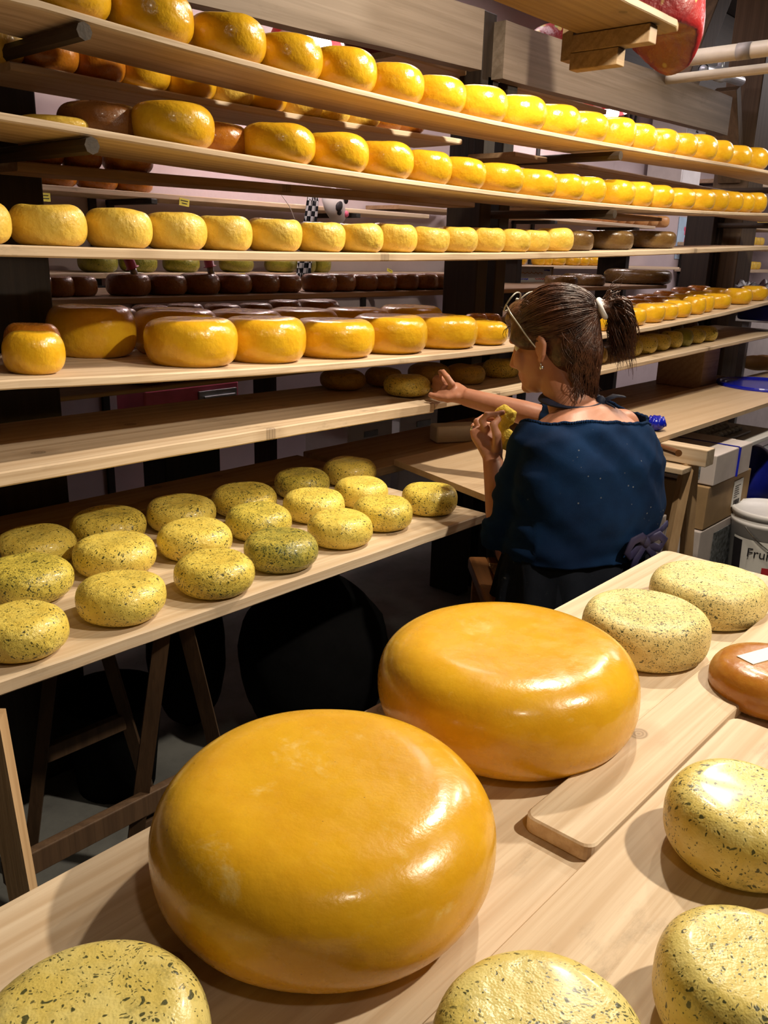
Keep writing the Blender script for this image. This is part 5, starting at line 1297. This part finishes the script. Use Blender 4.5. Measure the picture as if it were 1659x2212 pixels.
for i in range(1150):   # loose curly ponytail
    d0 = HM @ V(rng.uniform(.0, 1.3), rng.uniform(-1.1, -.2), rng.uniform(-.45, .55)); d0.normalize(); L = rng.uniform(.05, .125); ca = rng.uniform(.004, .012); ph0 = rng.uniform(0, 6.3); pts = []; wd = rng.uniform(.3, 1.0)
    for f in np.linspace(0, 1, 13):
        q = tie + d0 * (.074 * wd * math.sin(min(f * 2.4, PI * .55))) + HM @ V(.004 * f, .010 * f * f, -L * f ** 1.9)
        q += V(math.cos(ph0 + f * 8), math.sin(ph0 + f * 8), .6 * math.sin(ph0 + f * 7)) * ca * f
        pts.append(q + V(nz((i, f * 3, 1)), nz((i, f * 3, 4)), nz((i, f * 3, 7))) * .008)
    strand(pts, rng.uniform(.0008, .0019))
for i in range(170):   # wisps at the nape
    s = rng.uniform(-1, 1); p0 = hp(s * .045 + .01, -.082 + abs(s) * .02, rng.uniform(-.09, -.03)); L = rng.uniform(.05, .12)
    pts = [p0 + V(.012 * math.sin(f * 5 + i), -.012 * math.sin(f * 3), -L * f) + HM @ V(.035 * f * s + .02 * f * f * math.sin(i), -.02 * f, 0) for f in np.linspace(0, 1, 8)]
    strand(pts, rng.uniform(.0006, .0013))
for i in range(7):
    pts = [tie + HM @ V(.0 + .02 * f, -.02 * f, .012 + .06 * f + .01 * math.sin(f * 4 + i)) + SIDE * (.05 * f * rng.uniform(.5, 1.2)) for f in np.linspace(0, 1, 7)]; strand(pts, .0008)
t = NT('chestnut hair'); v = t.coord(rnd=False); c = t.mix(t.ramp(t.noise(v, 34, 5, .65), .35, .65), (.036, .011, .005), (.10, .036, .016)); c = t.mix(t.ramp(t.noise(v, 9, 4, .6), .6, .75, 0, .5), c, (.14, .06, .03))
t.bump(t.noise(v, 120, 4, .6), .5, .004); M['hair'] = t.fin(c, .38, .5)
hair = obj('hair', hb, M['hair'], person, True); hair['label'] = 'chestnut hair gathered in a short ponytail'
bm = BM(); ax_ = (HM @ V(.25, -1, .25)).normalized(); u_, v_ = frame(ax_)
tube(bm, [tie + u_ * (.021 * math.cos(a)) + v_ * (.021 * math.sin(a)) for a in np.linspace(0, 2 * PI, 25)[:-1]], .0065, 10, closed=True)
o = obj('hair_tie', bm, M['white'], hair, True); o['label'] = 'pale hair tie'
# spectacles pushed up into the hair
def bob(s): return [hp(s * .083, .048, .082), hp(s * .0905, .026, .05), hp(s * .090, .008, .018), hp(s * .086, -.004, -.004)]
sp = empty('spectacles', hp(0, .07, .1)); 
sp_o = Vector(sp.location)
bm = BM()
for s in (-1, 1):
    cc = hp(s * .038, .066, .112)
    tube(bm, [cc + HM @ V(.036 * math.cos(a), -.020 * math.sin(a) - .012 * abs(math.cos(a)) * (1 if s * math.cos(a) > 0 else 0), .018 * math.sin(a)) - sp_o for a in np.linspace(0, 2 * PI, 25)[:-1]], .0018, 8, closed=True)
tube(bm, [hp(-.008, .068, .116) - sp_o, hp(0, .07, .119) - sp_o, hp(.008, .068, .116) - sp_o], .0024, 8)
bpy.data.objects.remove(sp, do_unlink=True)
bmesh.ops.translate(bm, vec=sp_o, verts=bm.verts)
for s in (-1, 1): tube(bm, [hp(s * .073, .062, .106)] + bob(s), [.0016, .0022, .0019, .0016, .0018], 8, up=tuple(hf))
gl = tag(obj('spectacles', bm, M['clear'], smooth=True), 'clear-framed spectacles pushed up into the brown hair', 'spectacles')
# earring, ring, eyes
bm = BM(); ball(bm, hp(-.073, -.006, -.052), .0055, 14, 10); tube(bm, [hp(-.072, -.004, -.04), hp(-.073, -.005, -.05)], .0015, 6); o = obj('earring', bm, M['silver'], person, True); o['label'] = 'small silver earring'
bm = BM(); p0, p1 = dep(1029, 936, 2.19), dep(1024, 920, 2.215); q = p0.lerp(p1, .55); u_, v_ = frame(p1 - p0)
tube(bm, [q + u_ * (.0112 * math.cos(a)) + v_ * (.0112 * math.sin(a)) for a in np.linspace(0, 2 * PI, 21)[:-1]], .0018, 8, closed=True); ball(bm, q + (dep(1018, 926, 2.19) - q).normalized() * .0125, .004, 10, 8); o = obj('finger_ring', bm, M['silver'], person, True); o['label'] = 'silver ring'
bm = BM()
for s in (-1, 1): ball(bm, hp(s * .031, .066, .004), .0115, 16, 12)
obj('eyes', bm, M['white'], person, True)
bm = BM()
for s in (-1, 1): ball(bm, hp(s * .031, .0755, .003), (.0055, .0035, .0055), 12, 8, HM)
obj('irises', bm, M['chairwood'], person, True)
# sponge in the left hand
bm = BM(); tS = 2.16
tube(bm, dp([(1066, 902, 2.175), (1078, 894, 2.17), (1090, 890, 2.165), (1097, 895, 2.165), (1094, 908, 2.165), (1086, 919, 2.165), (1086, 926, 2.165), (1092, 938, 2.165), (1094, 950, 2.165), (1090, 962, 2.165), (1086, 970, 2.165)]), [.009, .016, .020, .023, .021, .015, .015, .021, .022, .018, .010], 16)
sg = remesh_obj(bm, .003, 2); sg.normal_update()
for vt in sg.verts: vt.co += vt.normal * (.0022 * noise.noise(vt.co * 70) + .0012 * noise.noise(vt.co * 190))
tag(obj('sponge', sg, M['sponge'], smooth=True), 'yellow sponge squeezed in her raised left hand', 'sponge')

# ---- chair
SZ = .608
def chair():
    c0 = V(1.80, .955, 0); r = empty('cane_chair', c0, -.80); tag(r, 'brown wooden chair with a woven cane seat under the woman', 'chair')
    w, d = .235, .225
    bm = BM()
    for sx in (-1, 1): box(bm, (sx * (w - .025), 0, SZ - .018), (.05, 2 * d, .036), None, .006)
    for sy in (-1, 1): box(bm, (0, sy * (d - .025), SZ - .018), (2 * w - .1, .05, .036), None, .006)
    obj('seat_frame', bm, M['chairwood'], r)
    bm = BM(); n = 22
    for k in range(n + 1):
        f = -1 + 2 * k / n
        tube(bm, [(f * (w - .05), -(d - .05), SZ - .006), (f * (w - .05), d - .05, SZ - .006)], .0022, 5)
        tube(bm, [(-(w - .05), f * (d - .05), SZ - .003), (w - .05, f * (d - .05), SZ - .003)], .0022, 5)
    L = (w - .05) * 2
    for k in range(-n + 2, n - 1):
        o_ = k / n * 2 * (w - .05)
        for sg_ in (-1, 1):
            a0, a1 = max(-(w - .05), o_ - (d - .05)), min(w - .05, o_ + (d - .05))
            if a1 - a0 > .02: tube(bm, [(a0, sg_ * (a0 - o_), SZ - .0045), (a1, sg_ * (a1 - o_), SZ - .0045)], .0018, 5)
    o = obj('cane_panel', bm, M['cane'], r); o['label'] = 'woven cane seat panel'
    for sx in (-1, 1):
        for sy in (-1, 1):
            bm = BM(); tube(bm, [(sx * (w - .03), sy * (d - .03), SZ - .02), (sx * (w - .02), sy * (d - .015), 0)], [.02, .014], 12); obj('leg', bm, M['chairwood'], r, True)
    bm = BM()
    for sx in (-1, 1): tube(bm, [(sx * (w - .026), -(d - .03), .22), (sx * (w - .026), d - .03, .22)], .009, 8)
    obj('stretcher', bm, M['chairwood'], r, True)
chair()
# ------------------------------------------------------------------ light
W = bpy.data.worlds.new('world'); SC.world = W; W.use_nodes = True
W.node_tree.nodes['Background'].inputs[0].default_value = (1, .82, .62, 1); W.node_tree.nodes['Background'].inputs[1].default_value = .0
def spot(name, loc, at, power, size_deg, blend, col, rad=.04):
    l = bpy.data.lights.new(name, 'SPOT'); l.energy = power; l.spot_size = math.radians(size_deg); l.spot_blend = blend; l.color = col; l.shadow_soft_size = rad
    o = bpy.data.objects.new(name, l); COL.objects.link(o); o.location = loc
    o.rotation_euler = (Vector(at) - Vector(loc)).to_track_quat('-Z', 'Y').to_euler(); return o
def area(name, loc, at, power, sx, sy, col):
    l = bpy.data.lights.new(name, 'AREA'); l.shape = 'RECTANGLE'; l.size = sx; l.size_y = sy; l.energy = power; l.color = col
    o = bpy.data.objects.new(name, l); COL.objects.link(o); o.location = loc
    o.rotation_euler = (Vector(at) - Vector(loc)).to_track_quat('-Z', 'Y').to_euler(); return o
WARM = (1.0, .87, .68)
spot('unseen_spot', (3.05, .93, 2.25), (2.7, 1.5, 1.0), 48, 168, .25, WARM, .03)
spot('unseen_spot', (2.05, .93, 2.32), (1.6, 1.5, 1.0), 90, 168, .25, WARM, .03)
spot('unseen_spot', (4.3, .92, 2.1), (4.2, 1.6, 1.2), 20, 150, .5, WARM, .035)  # added spot, brightens the right end of the rack
spot('unseen_spot', (1.6, -.5, 2.45), (.8, .5, .75), 165, 80, .6, WARM, .035)
spot('unseen_spot', (.1, -.5, 2.6), (.9, 1.3, .9), 16, 62, .7, WARM, .05)
spot('unseen_spot', (2.35, .97, 2.3), (1.0, 1.36, .75), 70, 50, .6, WARM, .035)  # added narrow spot that lifts the herb cheese board
area('ceiling_lamp', (3.6, 2.95, 2.95), (3.4, 3.0, 0), 40, 3.5, .4, (1, .84, .86))
area('ceiling_lamp', (7.5, 1.5, 2.95), (7.5, 2.2, 0), 60, 2.0, 1.0, (1, .88, .86))
for px, py, Y in ((660, 66, 2.9), (1302, 226, 3.0)):
    p = ony(px, py, Y); l = bpy.data.lights.new('pendant_light', 'POINT'); l.energy = 16; l.color = (1, .8, .75); l.shadow_soft_size = .06
    o = bpy.data.objects.new('pendant_light', l); COL.objects.link(o); o.location = p + Vector((0, 0, -.16))
SC.view_settings.view_transform = 'Standard'; SC.view_settings.look = 'None'; SC.view_settings.gamma = 1.0; SC.view_settings.exposure = 0.0
SC.view_settings.use_curve_mapping = False
